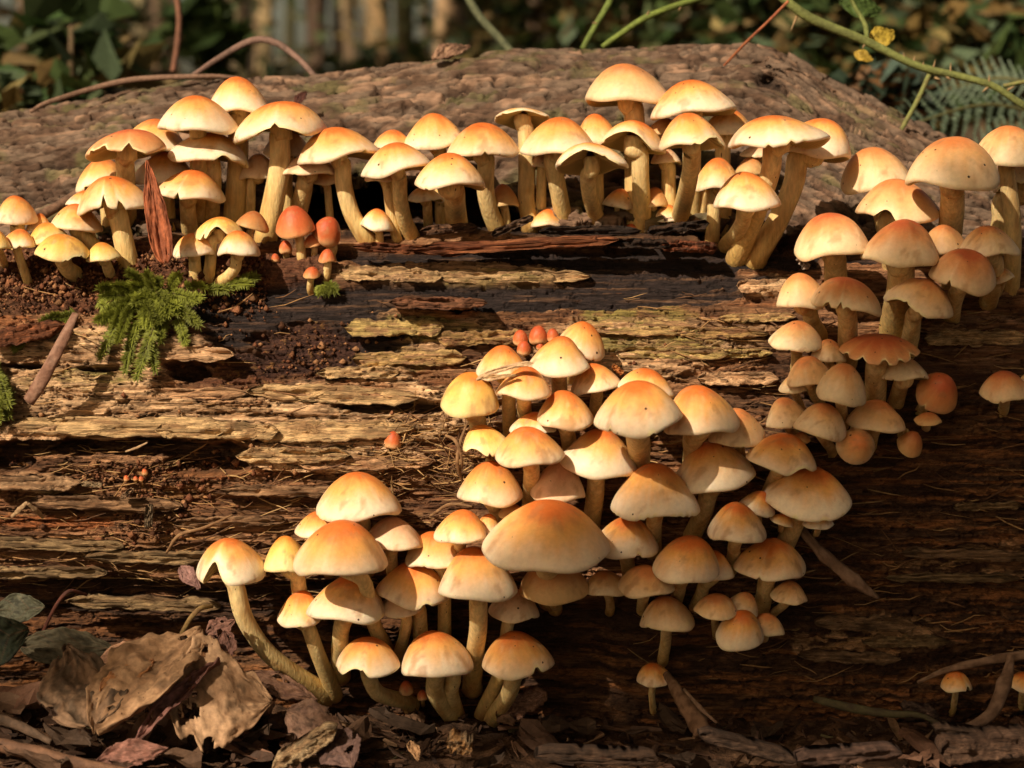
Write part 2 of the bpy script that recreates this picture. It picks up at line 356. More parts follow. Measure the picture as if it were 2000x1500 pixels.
wx = BU / 74 + 1.1 * (fbm(BU / 60, BS / 30, 3, 91) - .5); wy = skew / 21 + 1.1 * (fbm(BU / 60, BS / 30, 3, 95) - .5)
f1, f2 = worley(wx, wy, 5)
fis = ss(0.26, 0.03, f2 - f1) * ss(.30, .48, fbm(BU / 70, BS / 40, 3, 97))
rid = fbm(BU / 70, skew / 16, 4, 98, .55)
fur = fbm(BU / 78, skew / 17, 3, 191, .5)
fis = np.maximum(fis * .6, ss(.075, .02, np.abs(fur - .5)) * ss(.3, .5, fbm(BU / 80, BS / 30, 3, 193)))
hb = 1.8 * (rid - .5) + 1.0 * np.sign(fur - .5) * ss(0, .12, np.abs(fur - .5)) - 4.5 * fis + 5 * (fbm(BU / 160, BS / 70, 3, 99) - .5) + 1.6 * (fbm(BU / 18, BS / 8, 2, 92) - .5)
edge = 470 - 0 * BU
# lower edge of the bark: rises into a hollow behind the top row of mushrooms
EDG = np.interp(bc, [-3300, 0, 300, 480, 580, 640, 930, 1010, 1080, 1480, 1600, 2000, 5300], [490, 478, 452, 420, 372, 352, 356, 405, 428, 440, 492, 520, 520])
EDG = EDG + 22 * (fbm(bc / 50, bc * 0, 4, 93) - .5)
PB = np.stack([(BU - 1000) * (Y + D0) / FPX * 1.005, Y + nb[:, :1] * hb * .001, Z + nb[:, 1:] * hb * .001], -1)
_, pyb = to_px(PB)
below = (pyb > EDG[None]) & (np.arange(len(sN))[:, None] < 150)
cb = np.empty(BU.shape + (3,)); cb[:] = (0.148, 0.101, 0.070)
cb = cm(cb, (0.27, 0.165, 0.105), ss(.52, .72, rid))
cb = cm(cb, (0.085, 0.048, 0.03), ss(.55, .36, fbm(BU / 50, BS / 22, 3, 94)) * .8)
cb = cm(cb, (0.026, 0.016, 0.011), fis * .95)
cb = cm(cb, (0.10, 0.10, 0.035), ss(.55, .75, fbm(BU / 60, BS / 50, 4, 96)) * .5)
cb = cm(cb, (0.03, 0.02, 0.014), np.exp(-((BU - 1497) / 24) ** 2 - ((pyb - 160) / 14) ** 2) * .9)
PB[..., 1] += .012 * np.exp(-((BU - 1497) / 24) ** 2 - ((pyb - 160) / 14) ** 2)
F = grid_faces(len(sN), len(bc)); keep = ~below.ravel()[F].any(1)
bark = mk('bark', L_(PB.reshape(-1, 3)), F[keep], M_BARK, log, cb.reshape(-1, 3))
bark_s = bark.modifiers.new('thick', 'SOLIDIFY'); bark_s.thickness = 0.006; bark_s.offset = -1
def bark_pt(px, py):
    d = (PB[:150, :, 1] + D0)
    ppx, ppy = to_px(PB[:150]); i = np.argmin((ppx - px) ** 2 + (ppy - py) ** 2 + (PB[:150, :, 1] > .2) * 1e5)
    return PB[:150].reshape(-1, 3)[i]
# ends of the log, far outside the picture
for X, sgn, nm in ((sx[0, 0], -1, 'log_end'), (sx[0, -1], 1, 'log_end')):
    ring = np.vstack([np.stack([0 * yy + X * .985, base[:, 1] + .004, base[:, 2]], 1)[::-6], np.stack([0 * prof[::8, 0] + X * .985, prof[::8, 0] - .004 * 0, np.minimum(prof[::8, 1], zled + (prof[::8, 1] - zled) * (kx[0] if sgn < 0 else kx[-1]))], 1)])
    ctr = ring.mean(0); V = np.vstack([ring, ctr]); n = len(ring)
    mk(nm, L_(V), np.array([(i, (i + 1) % n, n) for i in range(n)]), M_WOOD, log, np.full((n + 1, 3), (.2, .12, .06)))
# ------------------------------------------------------------------ mushrooms
BELL = np.array([(0, 1), (.12, .985), (.25, .93), (.4, .82), (.55, .665), (.7, .48), (.82, .315), (.91, .185), (.965, .09), (.992, .03), (1, -.015), (.985, -.05), (.955, -.06)])
DOME = np.array([(0, 1), (.13, .99), (.28, .945), (.45, .85), (.6, .725), (.73, .575), (.84, .41), (.92, .26), (.97, .13), (.995, .045), (1, -.01), (.988, -.05), (.96, -.065)])
BELL = BELL * .45 + DOME * .55
BALL = np.array([(0, 1), (.2, .975), (.4, .9), (.58, .78), (.74, .62), (.87, .42), (.95, .22), (.99, .05), (1, -.12), (.97, -.26), (.88, -.38), (.76, -.44), (.66, -.45)])
STY = {  # centre, middle, margin
 'std': ((.66, .165, .032), (.82, .415, .115), (.86, .725, .53)),
 'yel': ((.70, .24, .04), (.82, .50, .12), (.84, .68, .34)),
 'tan': ((.66, .23, .07), (.78, .44, .18), (.82, .64, .40)),
 'red': ((.47, .085, .028), (.58, .14, .04), (.76, .42, .18)),
 'rus': ((.54, .125, .042), (.68, .29, .10), (.81, .61, .36)),
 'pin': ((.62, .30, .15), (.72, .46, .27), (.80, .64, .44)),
 'dim': ((.40, .12, .035), (.52, .22, .07), (.66, .42, .18)),  # darker copy for caps at the back, shade put into the colour
}
def cap_shape(ns, rs, shape, R, H, bites, cuts, wob, dent):
    th = np.linspace(0, 2 * np.pi, ns, endpoint=False)
    lim = np.ones(ns)
    for a, wd, dp in bites:                              # broad bites out of the margin
        da = (np.degrees(th) - (a - 90) + 180) % 360 - 180
        lim -= dp * np.exp(-(np.abs(da) / wd) ** 2.6)
    for a, wd, dp in cuts:                               # narrow splits
        da = (np.degrees(th) - (a - 90) + 180) % 360 - 180
        lim -= dp * np.clip(1 - np.abs(da) / wd, 0, 1)
    lim *= 1 + .012 * (vn(th * 6, th * 0, rs.randint(99)) - .5)
    prof = {'b': BELL, 'd': DOME, 'o': BALL}[shape]
    n = 22; s = np.linspace(0, 1, n) ** 0.9
    L = np.concatenate([[0], np.cumsum(np.hypot(*np.diff(prof, axis=0).T))]); L /= L[-1]
    T = s[:, None] * np.where(lim < .97, lim, 1)[None]
    r = np.interp(T, L, prof[:, 0]); z = np.interp(T, L, prof[:, 1])
    e = s[:, None] ** 2
    rad = 1 + e * wob * (.8 * np.sin(2 * th + rs.rand() * 6) + .6 * np.sin(3 * th + rs.rand() * 6))[None]
    zz = e * wob * 1.3 * (np.sin(2 * th + rs.rand() * 6) + .7 * np.sin(3 * th + rs.rand() * 6) + .4 * np.sin(5 * th + rs.rand() * 6))[None]
    low = 1 + .05 * (fbm(r * 1.6 * np.cos(th) + 7, r * 1.6 * np.sin(th) + 7 + rs.rand() * 30, 2, 3) - .5)
    x = R * r * rad * np.cos(th) * low; y = R * r * rad * np.sin(th) * low; Z = H * z * low + R * zz
    for a, t, wd, dp in dent:
        ca, sa = math.cos(math.radians(a - 90)), math.sin(math.radians(a - 90))
        g = np.exp(-(((x / R - t * ca) ** 2 + (y / R - t * sa) ** 2) / wd ** 2)); Z -= dp * R * g; x -= .5 * dp * R * g * ca; y -= .5 * dp * R * g * sa
    ka, kb = rs.uniform(-.13, .13, 2); zt_ = np.clip(Z / H, 0, 1) ** 1.5; x = x + ka * R * zt_; y = y + kb * R * zt_ * .6
    return th, s, lim, r, np.stack([x, y, Z], -1)

PLACED = []
GROUPS = {'TL': 'mushrooms of the upper left cluster', 'RB': 'red capped buttons beside the upper left cluster', 'TM': 'mushrooms in the row along the top of the log',
          'E': 'mushrooms of the right hand cluster', 'F': 'mushrooms of the big central cluster', 'H': 'mushrooms of the lower left cluster',
          'K': 'tiny red buttons above the central cluster', 'S': 'small single mushrooms low on the log', 'P': 'tiny orange pinheads in the dark crack'}
OFF = {'TL': 4, 'RB': 3, 'TM': 3, 'E': 26, 'F': 30, 'H': 26, 'K': 4, 'S': 14, 'P': 3}
MUSH = []
def m(g, cx, top, rim, wd, label, stem='', sw=0, roll=0, pitch=None, sty=None, sh='b', bites=(), cuts=(), wob=.04, dent=(), b=0, org=1.0, off=None):
    MUSH.append(dict(g=g, cx=cx, top=top, rim=rim, wd=wd, label=label, stem=stem, sw=sw, roll=roll, pitch=pitch, sty=sty, sh=sh, bites=bites, cuts=cuts, wob=wob, dent=dent, b=b, org=org, off=off))

def build_mushroom(q, i):
    g = q['g']; rs = np.random.RandomState(i * 13 + 5)
    cx, top, rim, wd = q['cx'], q['top'], q['rim'], q['wd']
    sp = [tuple(map(float, s.split(','))) for s in q['stem'].split()]
    if not sp: sp = [(cx + (rs.rand() - .5) * 8, rim + .55 * wd)] if g != 'TM' and g != 'TL' else [(cx, min(rim + .8 * wd, 470))]
    bx, by = sp[-1]
    ybase = surf_y(bx, by)
    pitch = q['pitch']
    if pitch is None: pitch = {'TL': 1, 'RB': 8, 'TM': -1, 'E': 5, 'F': 6, 'H': 3, 'K': 10, 'S': 4, 'P': 10}[g]
    elev = math.degrees(math.atan((0.5 * (top + rim) - 300) / FPX))
    a = math.radians(elev + pitch)
    off = (OFF[g] if q['off'] is None else q['off']) / 1000
    y0 = ybase - off
    if g in 'EFH':
        y0 = min(y0, surf_y(cx, .5 * (top + rim)) - wd * .5 * .00022 - .004)
    for it in range(3):                                       # never inside a mushroom that stands behind it
        sc = mpp(at(cx, .5 * (top + rim), y0))
        R = wd * .5 * sc; Hs = (rim - top) * sc
        H = (Hs - R * abs(math.sin(a))) / max(math.cos(a), .3)
        H = float(np.clip(H, .38 * R, 1.35 * R))
        pc = at(cx, rim, y0) + np.array((0, 0, R * abs(math.sin(a)) * math.cos(math.radians(elev))))
        if abs(a) > 1.0: pc = at(cx, .5 * (top + rim), y0)
        mid = pc + np.array((0, 0, H * .5))
        y1 = y0
        for (M2, R2, H2) in PLACED:
            ex = (mid[0] - M2[0]) / (.90 * (R + R2)); ez = (mid[2] - M2[2]) / (.5 * (H + H2) * 1.0)
            s2 = 1 - ex * ex - ez * ez
            if s2 > 0: y1 = min(y1, M2[1] - math.sqrt(s2) * .86 * (R + R2))
        if g in ('K', 'P'): y1 = y0
        if y0 - y1 < 1e-4: break
        y0 = max(y1, ybase - .085)
    PLACED.append((mid, R, H))
    base = at(bx, by, ybase)
    root = empty('mushroom', base, q['label'], 'mushroom', GROUPS[g])
    # ---- cap
    if q['sh'] != 'o' and wd > 60 and rs.rand() < .45:
        q['dent'] = list(q['dent']) + [(rs.uniform(-90, 90), rs.uniform(.45, .85), rs.uniform(.28, .45), rs.uniform(.03, .08))]
    if q['sh'] != 'o' and wd > 60 and rs.rand() < .45:
        q['cuts'] = list(q['cuts']) + [(rs.uniform(-80, 80), rs.uniform(3, 7), rs.uniform(.04, .11)) for _ in range(rs.randint(1, 4))]
    ns = 72 if wd > 70 else 40
    th, s, lim, rr, V = cap_shape(ns, rs, q['sh'], R, H, q['bites'], q['cuts'], q['wob'], q['dent'])
    n = len(s)
    sty = STY[q['sty'] or {'E': 'tan', 'RB': 'red', 'K': 'red', 'P': 'red'}.get(g, 'std')]
    hue = rs.uniform(.93, 1.05)
    t = s[:, None] + 0 * th[None]
    ca, sa = V[..., 0] / R, V[..., 1] / R
    nz = fbm(ca * 2.2 + rs.rand() * 50, sa * 2.2 + rs.rand() * 50, 4, 5) - .5
    st = fbm(th[None] * 9 + 0 * t, t * 1.5 + rs.rand() * 30, 3, 7) - .5
    t2 = (t + .27 * nz + .12 * st) / (q['org'] * rs.uniform(.92, 1.26))
    c = np.empty(V.shape); c[:] = sty[0]
    c = cm(c, sty[1], ss(.16, .50, t2)); c = cm(c, sty[2], ss(.42, .92, t2))
    c = cm(c, (.80, .60, .30), ss(.93, 1.0, t) * .5)
    scar = ss(.60, .74, fbm(ca * 3 + 20 * rs.rand(), sa * 5 + 20 * rs.rand(), 4, 9)) * .5
    c = cm(c, (.42, .2, .08), scar)
    c = cm(c, (.86, .76, .52), ss(.2, .5, t) * ss(.64, .8, fbm(ca * 4 + 20 * rs.rand(), sa * 2 + 20 * rs.rand(), 3, 12)) * (.16 if sty[2][1] > .6 and sty[0][1] > .15 else .06))
    c = cm(c, np.array(sty[0]) * .8, ss(.13, .0, t) * .5)
    if q['sh'] == 'o': c = cm(c, (.74, .46, .22), ss(.62, .85, t + .2 * nz) * .8)
    cut = (lim < .975)[None] & (t > .93)
    c = cm(c, (.85, .72, .38), cut * .7)
    c *= hue * (1 + .10 * nz)[..., None]
    Vc = np.concatenate([V[:1, :1].reshape(1, 3), V[1:].reshape(-1, 3)])
    Cc = np.concatenate([c[:1, :1].reshape(1, 3), c[1:].reshape(-1, 3)])
    F4 = grid_faces(n - 1, ns, True) + 1
    F3 = np.array([(0, 1 + k, 1 + (k + 1) % ns) for k in range(ns)])
    rot = (Matrix.Rotation(math.radians(q['roll']), 4, 'Y') @ Matrix.Rotation(math.radians(pitch), 4, 'X')).to_euler()
    cap = mk('cap', Vc, [F3, F4[:, ::-1]], M_CAP, root, Cc)
    cap.location = Vector(pc - base); cap.rotation_euler = rot
    # ---- gills: radial folds from the margin in to the stem
    gw = 2
    ng = ns * gw; rim_r = np.hypot(V[-1, :, 0], V[-1, :, 1]); rim_z = V[-1, :, 2]
    ti = np.arange(ng) / gw; i0 = ti.astype(int) % ns; i1 = (i0 + 1) % ns; f = ti - ti.astype(int)
    rg = rim_r[i0] * (1 - f) + rim_r[i1] * f; zg = rim_z[i0] * (1 - f) + rim_z[i1] * f
    tg = np.linspace(0, 2 * np.pi, ng, endpoint=False); zig = (np.arange(ng) % 2) * 2 - 1
    rows_ = []
    swm = max(q['sw'] or wd * .2, 6) * sc * .5
    for k_, kk in enumerate((0, .12, .35, .65, 1.0)):
        r_ = rg * (1 - kk) + kk * swm * .8
        z_ = zg + (np.minimum(.36 * H, H * .5) - np.minimum(zg, 0)) * ss(0, 1, np.full(ng, kk)) * (1 if q['sh'] != 'o' else .2) + zig * (0 if k_ == 0 else .016 * R * (1 - .5 * kk))
        rows_.append(np.stack([r_ * np.cos(tg), r_ * np.sin(tg), z_], -1))
    G = np.stack(rows_)
    gc = np.empty((5, ng, 3)); gc[:] = (.32, .235, .085); gc = cm(gc, (.62, .49, .22), np.tile((zig < 0), (5, 1)) * .9); gc[0] = (.75, .58, .28)
    gi = mk('gills', G.reshape(-1, 3), grid_faces(5, ng, True)[:, ::-1], M_GILL, root, gc.reshape(-1, 3))
    gi.location = cap.location; gi.rotation_euler = rot
    # ---- stem
    sw = q['sw'] or max(8, wd * rs.uniform(.20, .26))
    ax = np.array(rot.to_matrix() @ Vector((0, 0, 1)))
    top3 = pc + ax * (.34 * H)
    # depth along the stem: upright under the cap, bending in to the wood at the foot
    pts = [(cx, None)] + sp
    L = [0.0]; last = to_px(top3); last = (float(last[0]), float(last[1]))
    for p_ in sp: L.append(L[-1] + math.hypot(p_[0] - last[0], p_[1] - last[1])); last = p_
    yc = top3[1]
    P3 = [top3, pc - ax * .10 * R] if abs(a) < 1 else [top3]
    for p_, l_ in zip(sp, L[1:]):
        f_ = (l_ / (L[-1] + 1e-9)) ** 1.7
        P3.append(at(p_[0], p_[1], lerp(yc, ybase, f_)))
    if len(sp) == 1 and abs(a) < 1:
        P3.insert(-1, lerp(P3[-2], P3[-1], .55) + np.array((0, -.12, -.05)) * np.linalg.norm(P3[-2] - P3[-1]) * .6)
    e_ = P3[-1] - P3[-2]; P3.append(P3[-1] + np.array((0, .006, -.004)))
    CL = catmull(P3, 26)
    u = np.linspace(0, 1, 26)
    rad = sw * .5 * mpp(top3) * (1.02 - .10 * np.sin(u * np.pi) + .12 * u ** 3) * (1 + .06 * (vn(u * 5 + i, u * 0, 17) - .5))
    SV, SF, su, sa_ = tube_geo(CL, rad, 16, .035, i, cap=True)
    n2 = fbm(su * 9 + i, sa_ * 1.1, 4, 19); n3 = fbm(su * 30 + i, sa_ * 2.2, 3, 23)
    sc_c = np.empty((len(SV), 3)); sc_c[:] = (.72, .53, .25)
    sc_c = cm(sc_c, (.60, .38, .10), ss(.45, .95, su)); sc_c = cm(sc_c, (.76, .60, .31), ss(.30, .06, su) * .5)
    sc_c = cm(sc_c, (.44, .22, .06), ss(.54, .70, n2) * .6); sc_c = cm(sc_c, (.74, .60, .28), ss(.52, .66, n3) * .4)
    sc_c = cm(sc_c, (.30, .14, .05), ss(.70, 1.0, su + .25 * (n2 - .5)) * .85)
    if rs.rand() < .35: sc_c = cm(sc_c, (.42, .17, .05), np.exp(-((su - .27) / .03) ** 2) * ss(.45, .6, n3) * .8)
    mk('stem', SV - base, SF, M_STEM, root, sc_c)
    return root
N = lambda a, wd, dp: (a, wd, dp)
# upper left cluster
m('TL', 468, 151, 218, 124, 'orange topped cap highest of the upper left cluster, peeping out at the back', '466,235 464,330 458,425', 44, roll=4)
m('TL', 387, 187, 252, 158, 'broad smooth cream cap just in front of the highest one, upper left cluster', '387,270 388,330 390,430', 36, roll=1)
m('TL', 549, 198, 262, 190, 'widest wavy cap of the upper left cluster with bare stem curving down in front', '546,265 547,320 536,385 518,470', 44, roll=-4, sh='d', wob=.05, bites=[N(8, 26, .10)])
m('TL', 302, 232, 288, 128, 'plain orange cap tucked between the broad cream cap and the torn cap', '310,300 315,420', 34, roll=6)
m('TL', 248, 254, 306, 162, 'flat rusty orange cap with torn margin at upper left, thick short stem', '244,310 246,360 248,425', 40, roll=-6, sty='rus', sh='d', pitch=-4, bites=[N(-30, 16, .10), N(20, 14, .12)], cuts=[N(14, 7, .25), N(-22, 5, .15), N(-48, 5, .15)], b=70, org=1.35)
m('TL', 409, 259, 312, 162, 'pale wide cap with pointed left edge and nibbled notch above a short stem', '415,318 416,360 412,430', 34, roll=7, bites=[N(28, 10, .16)], cuts=[N(75, 6, .15)], wob=.04, org=.75)
m('TL', 200, 310, 362, 108, 'cap half shadowed under the rusty torn cap, left margin catching sun', '205,375 212,440', 28, roll=-12)
m('TL', 322, 295, 358, 128, 'orange cap behind the upright curled brown leaf', '325,370 330,440', 30, roll=3)
m('TL', 224, 344, 408, 140, 'orange cap with two splits in its front margin, stem leaning right to the soil', '230,420 238,455 252,522', 42, roll=-5, bites=[], cuts=[N(-5, 6, .3), N(22, 6, .3)], sh='d', org=1.15)
m('TL', 369, 331, 386, 142, 'cone shaped cap right of the curled brown leaf with straight mid yellow stem', '366,392 368,425 373,458', 34, roll=4, wob=.04)
m('TL', 166, 372, 402, 76, 'small bright cap peeking out left of the split cap', '168,420 180,470', 20, b=-30)
m('TL', 150, 398, 448, 106, 'cream cap with orange left side, stem slanting down to the right', '158,455 178,475 202,498', 30, roll=5, b=-10)
m('TL', 94, 434, 474, 82, 'whitish cap half hidden by the yellow ragged one, far left', '100,485 120,520', 22, roll=-14, sty='yel')
m('TL', 122, 457, 508, 108, 'yellow orange cap with ragged right margin low on the left soil', '124,512 132,525 150,540', 34, roll=4, sty='yel', bites=[N(45, 22, .22)], sh='d', pitch=8, off=10)
m('TL', 202, 473, 508, 68, 'little orange cap on short tapering stem beside the yellow ragged cap', '206,512 212,528 219,542', 22, roll=-4, sty='yel', off=10)
m('TL', 33, 382, 434, 82, 'dull orange dome near the left edge above a smaller cap', '34,440 36,500', 30, roll=3, sh='d')
m('TL', 76, 417, 450, 50, 'pale cap sliver between the left edge dome and the whitish cap', '78,460 84,490', 14, b=-60)
m('TL', 36, 447, 481, 66, 'small orange cap on slender curved stem, front left edge', '34,490 44,520 58,560', 18, roll=5)
m('TL', -6, 440, 486, 56, 'cap cut off by the left picture edge', '0,495 12,525', 18, sty='yel')
m('TL', 428, 424, 462, 98, 'torn orange cap with ragged hole just behind two small white rimmed caps', '414,470 411,510 408,546', 24, roll=-4, sty='yel', bites=[N(0, 20, .35)], cuts=[N(-35, 7, .3)], sh='d')
m('TL', 492, 412, 446, 70, 'small dark orange cap in the shade at the foot of the thick wavy cap stem', '488,455 486,500', 16, roll=14, sty='dim', b=-20)
m('TL', 379, 455, 499, 85, 'small cream cap with brown specks on top, left of the front pair', '380,505 381,522 384,545', 26, sh='d')
m('TL', 467, 450, 497, 86, 'small smooth cream cap, right of the front pair, on bent stem', '462,500 460,522 446,540 430,553', 24, roll=2, sh='d')
m('TL', 562, 255, 302, 98, 'shaded pinkish cap behind the stem of the widest wavy cap', '560,320 560,420', 26, sty='pin', b=-70)
m('TL', 506, 300, 347, 76, 'dull pale cap just left of the thick stem under the wavy cap', '492,352 490,390 488,430', 20, sty='pin', b=-110)
m('TL', 604, 300, 340, 112, 'flat cap in shade on bright white lower stem left of the leaning stem', '598,345 592,375 578,440', 36, sty='pin', b=-70)
m('TL', 636, 315, 358, 54, 'bright sliver of a cap showing beneath the big smooth cap', '640,370 645,430', 16, b=-90)
# red buttons
m('RB', 577, 403, 461, 80, 'biggest round brick red button on a straight thin stem', '585,465 588,490 590,513', 20, sh='d', pitch=14, roll=-3, org=1.35)
m('RB', 637, 415, 466, 56, 'egg shaped brick red button leaning right of the biggest one', '644,470 648,485 644,500', 24, sh='o', roll=18, pitch=12, org=1.35)
m('RB', 610, 458, 482, 36, 'small red button squeezed between the two large red buttons', '614,484 614,497 611,509', 13, roll=-10, org=1.3, b=-20)
m('RB', 558, 465, 489, 26, 'small round orange button left of the red button stems', '558,492 559,499', 12, sh='o', org=1.2)
m('RB', 538, 494, 508, 17, 'tiniest orange button at the left end of the red group', '538,512', 8, sh='o')
m('RB', 639, 485, 512, 34, 'small red button on short orange stem below the egg shaped one', '640,515 639,530 636,545', 17, sh='d', org=1.2)
m('RB', 609, 521, 543, 35, 'lowest little red button of the red group', '607,547 606,563', 14, sh='d', org=1.2)
# row along the top
m('TM', 662, 247, 310, 162, 'big smooth cream cap on stem leaning to the right, left end of the top row', '669,320 672,365 688,420 718,472', 35, roll=-7)
m('TM', 765, 253, 292, 82, 'small orange cap behind two larger ones near the left of the top row', '765,310 765,430', 22)
m('TM', 776, 278, 335, 138, 'cream cap tilted left over a pair of crossing stems', '780,345 782,390 790,430 805,464', 31, roll=-9)
m('TM', 752, 318, 352, 80, 'hidden cap whose pale stem runs beside the tilted cap stem', '757,370 764,420 776,470', 20, b=-90)
m('TM', 850, 222, 286, 122, 'bright smooth cap standing highest left of centre in the top row', '860,300 864,430', 28, roll=-5)
m('TM', 942, 240, 303, 146, 'cap with an orange scar on its crown, on long bending stem', '949,312 948,370 958,415 973,452', 36, roll=-3, dent=[(10, .25, .16, .06)])
m('TM', 877, 299, 362, 143, 'squat cream cap on the thickest short stem, front of the top row', '886,366 889,400 893,438', 46, roll=1)
m('TM', 830, 365, 391, 70, 'flat little shaded cap under the left side of the squat cap', '834,396 835,420 837,446', 20, sh='d', b=-70)
m('TM', 868, 372, 394, 40, 'narrow hidden cap whose stem stands left of the thickest stem', '858,400 860,442', 18, b=-95)
m('TM', 1021, 214, 252, 108, 'cap tilted back to show dark gills, centre of the top row', '1028,262 1029,340 1028,390 1036,435', 35, pitch=-16, sh='d', bites=[N(10, 36, .34)])
m('TM', 1089, 229, 298, 148, 'smooth pale cap just right of the cap showing dark gills', '1078,305 1086,350 1094,390 1101,430', 36, roll=-3, off=8)
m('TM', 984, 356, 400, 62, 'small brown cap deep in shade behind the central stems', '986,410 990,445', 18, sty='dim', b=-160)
m('TM', 1066, 408, 440, 62, 'tiny half buried orange cap on the dark bark ledge, centre', '1066,445 1066,452', 18, b=20)
m('TM', 736, 407, 446, 66, 'small cap in the hollow behind the leaning stem at left of row', '740,452 742,473', 16, roll=10, b=-110)
m('TM', 1060, 298, 326, 50, 'pale cap fragment behind stems right of the gill showing cap', '1058,340 1056,430', 22, sty='pin', b=-100)
m('TM', 1228, 124, 202, 168, 'tallest cap of the whole top row, tan dome on thick stem', '1238,215 1240,300 1242,430', 44, sh='d', sty='tan', roll=1)
m('TM', 1353, 156, 224, 167, 'broad cream cap beside the tallest one, slightly lower and to its right', '1352,240 1350,430', 38, roll=-4)
m('TM', 1165, 222, 278, 88, 'orange cap below left of the tallest cap, behind the row', '1166,300 1168,430', 26)
m('TM', 1236, 237, 298, 128, 'cap with arched front edge showing gills, in front of the tallest stem', '1249,300 1251,350 1255,450', 37, pitch=-10, roll=9, sh='d', bites=[N(-20, 40, .20)], org=1.2)
m('TM', 1155, 280, 340, 146, 'low cap with wide arch of dark gills at the front, centre right', '1148,345 1152,385 1168,434', 32, pitch=-12, sh='d', bites=[N(-8, 38, .20)])
m('TM', 1350, 221, 290, 134, 'cone cap with lifted right edge showing gills, on long straight stem', '1351,295 1346,350 1326,432', 37, bites=[N(38, 24, .22)], b=40, pitch=-3)
m('TM', 1425, 214, 262, 104, 'shaded orange cap tucked under the right side of the broad cream cap', '1412,275 1414,440', 32, roll=6, b=-50)
m('TM', 1297, 230, 262, 66, 'dark orange cap peeping between two big caps on the right of the row', '1300,280 1302,420', 20, sty='dim', b=-60)
m('TM', 1301, 288, 318, 60, 'pale shaded cap with its stem left of the long straight stem', '1306,330 1306,370 1309,420', 30, sty='pin', b=-55)
m('TM', 1522, 224, 282, 200, 'widest flat wavy cap at the right end of the top row', '1510,288 1505,335 1480,410 1441,498', 41, sh='d', wob=.045, roll=-3, cuts=[N(4, 5, .12)], off=0)
m('TM', 1590, 228, 302, 146, 'cap behind the widest flat cap with long shaded stem', '1560,305 1550,360 1520,430 1479,500', 44, roll=9, sh='d', b=-30)
m('TM', 1401, 308, 367, 96, 'small orange cap in front near the right of the row, above the broken ledge', '1393,372 1394,420 1391,466', 28, off=8)
m('TM', 1370, 330, 362, 44, 'hidden cap whose pointed pale stem shows left of the small orange cap', '1372,372 1368,434', 22, b=-60)
m('TM', 1459, 336, 403, 136, 'nearest cone cap at right end of the top row on short bent stem', '1455,408 1450,435 1436,460 1420,478', 34, off=46)
m('TM', 1466, 304, 338, 62, 'dark shaded cap behind the stem of the widest flat cap', '1466,350 1462,440', 20, sty='dim', b=-70)
m('TM', 1206, 368, 403, 60, 'small shaded cap on a very thin stem behind the ledge', '1205,408 1205,425 1205,447', 11, sty='std', b=-90, roll=8)
m('TM', 1276, 365, 403, 60, 'dim cap hidden behind the long stem right of centre', '1276,410 1278,440', 16, sty='dim', b=-130)
m('TM', 1304, 399, 431, 56, 'tiny cream cap low on the ledge beside the long straight stem', '1304,437 1306,447', 16, b=-60)
m('TM', 1232, 436, 449, 24, 'tiny red button lying on the ledge between two stems', '1232,453', 9, sty='red', sh='o', b=30)
m('TM', 1480, 283, 306, 70, 'pale sliver of cap under the widest flat cap', '1478,320 1474,440', 22, sty='pin', b=-70)
# right hand cluster
m('E', 1712, 288, 368, 140, 'tan cap at the upper left of the right cluster, in front of the bark', '1716,385 1735,470', 40, roll=-5, b=-12, sh='d', off=10)
m('E', 1860, 267, 362, 186, 'largest tan dome near the top of the right cluster', '1860,375 1858,430 1850,500', 50, sh='d', off=14)
m('E', 1968, 245, 320, 136, 'tan dome at the top right corner of the cluster, partly cut by the edge', '1966,335 1978,440 1974,560', 35, sh='d', off=14)
m('E', 2004, 310, 378, 128, 'orange cap with bitten front cut by the right edge', '1960,390 1956,430 1948,480', 42, bites=[N(-38, 26, .25)], sh='d', off=14)
m('E', 1752, 349, 427, 162, 'tan cap with notch in its lower margin below the largest dome', '1730,435 1740,520', 36, roll=3, bites=[N(-26, 13, .22)], off=18)
m('E', 1626, 416, 498, 152, 'reddish dome at the left of the right cluster on straight stem', '1631,508 1632,540 1634,572', 48, sh='d', roll=-3, sty='rus', org=.9)
m('E', 1757, 428, 514, 148, 'reddish dome with a dimple beside the left dome of right cluster', '1760,525 1758,560 1744,640', 56, sh='d', sty='rus', org=.85, dent=[(40, .55, .28, .10)])
m('E', 1845, 438, 493, 92, 'half hidden cap behind the dimpled reddish dome', '1850,505 1850,560', 26, b=-30, sh='d')
m('E', 1932, 440, 499, 114, 'small tan cap far right with its own short stem', '1940,505 1942,540 1930,590', 38)
m('E', 1879, 485, 567, 134, 'tilted cap with sunken orange crown and thick pale rolled rim', '1868,575 1862,595 1858,625', 36, sh='d', pitch=16, roll=6, sty='rus', dent=[(10, .1, .35, .12)])
m('E', 1565, 533, 599, 98, 'small tan cap at the left margin of the right cluster with three specks', '1580,605 1585,625 1600,655', 34, sh='d', roll=-3)
m('E', 1653, 542, 606, 142, 'red topped cap with split yellowish margin at lower left', '1655,615 1656,650 1654,705', 42, roll=9, sh='d', sty='rus', cuts=[N(-42, 6, .2), N(-20, 6, .2), N(-8, 6, .15)])
m('E', 1793, 542, 612, 138, 'cap lifted at the left to show its hollow underside, right cluster', '1784,618 1780,650 1772,685', 36, roll=14, bites=[N(-40, 34, .16)], sh='d')
m('E', 1554, 627, 683, 110, 'broad cone cap at the far left of the right cluster, halfway down', '1556,690 1555,715', 24, roll=2)
m('E', 1618, 662, 706, 70, 'plain shaded cap behind the stem of the split red cap', '1622,715 1630,740', 18, b=-50)
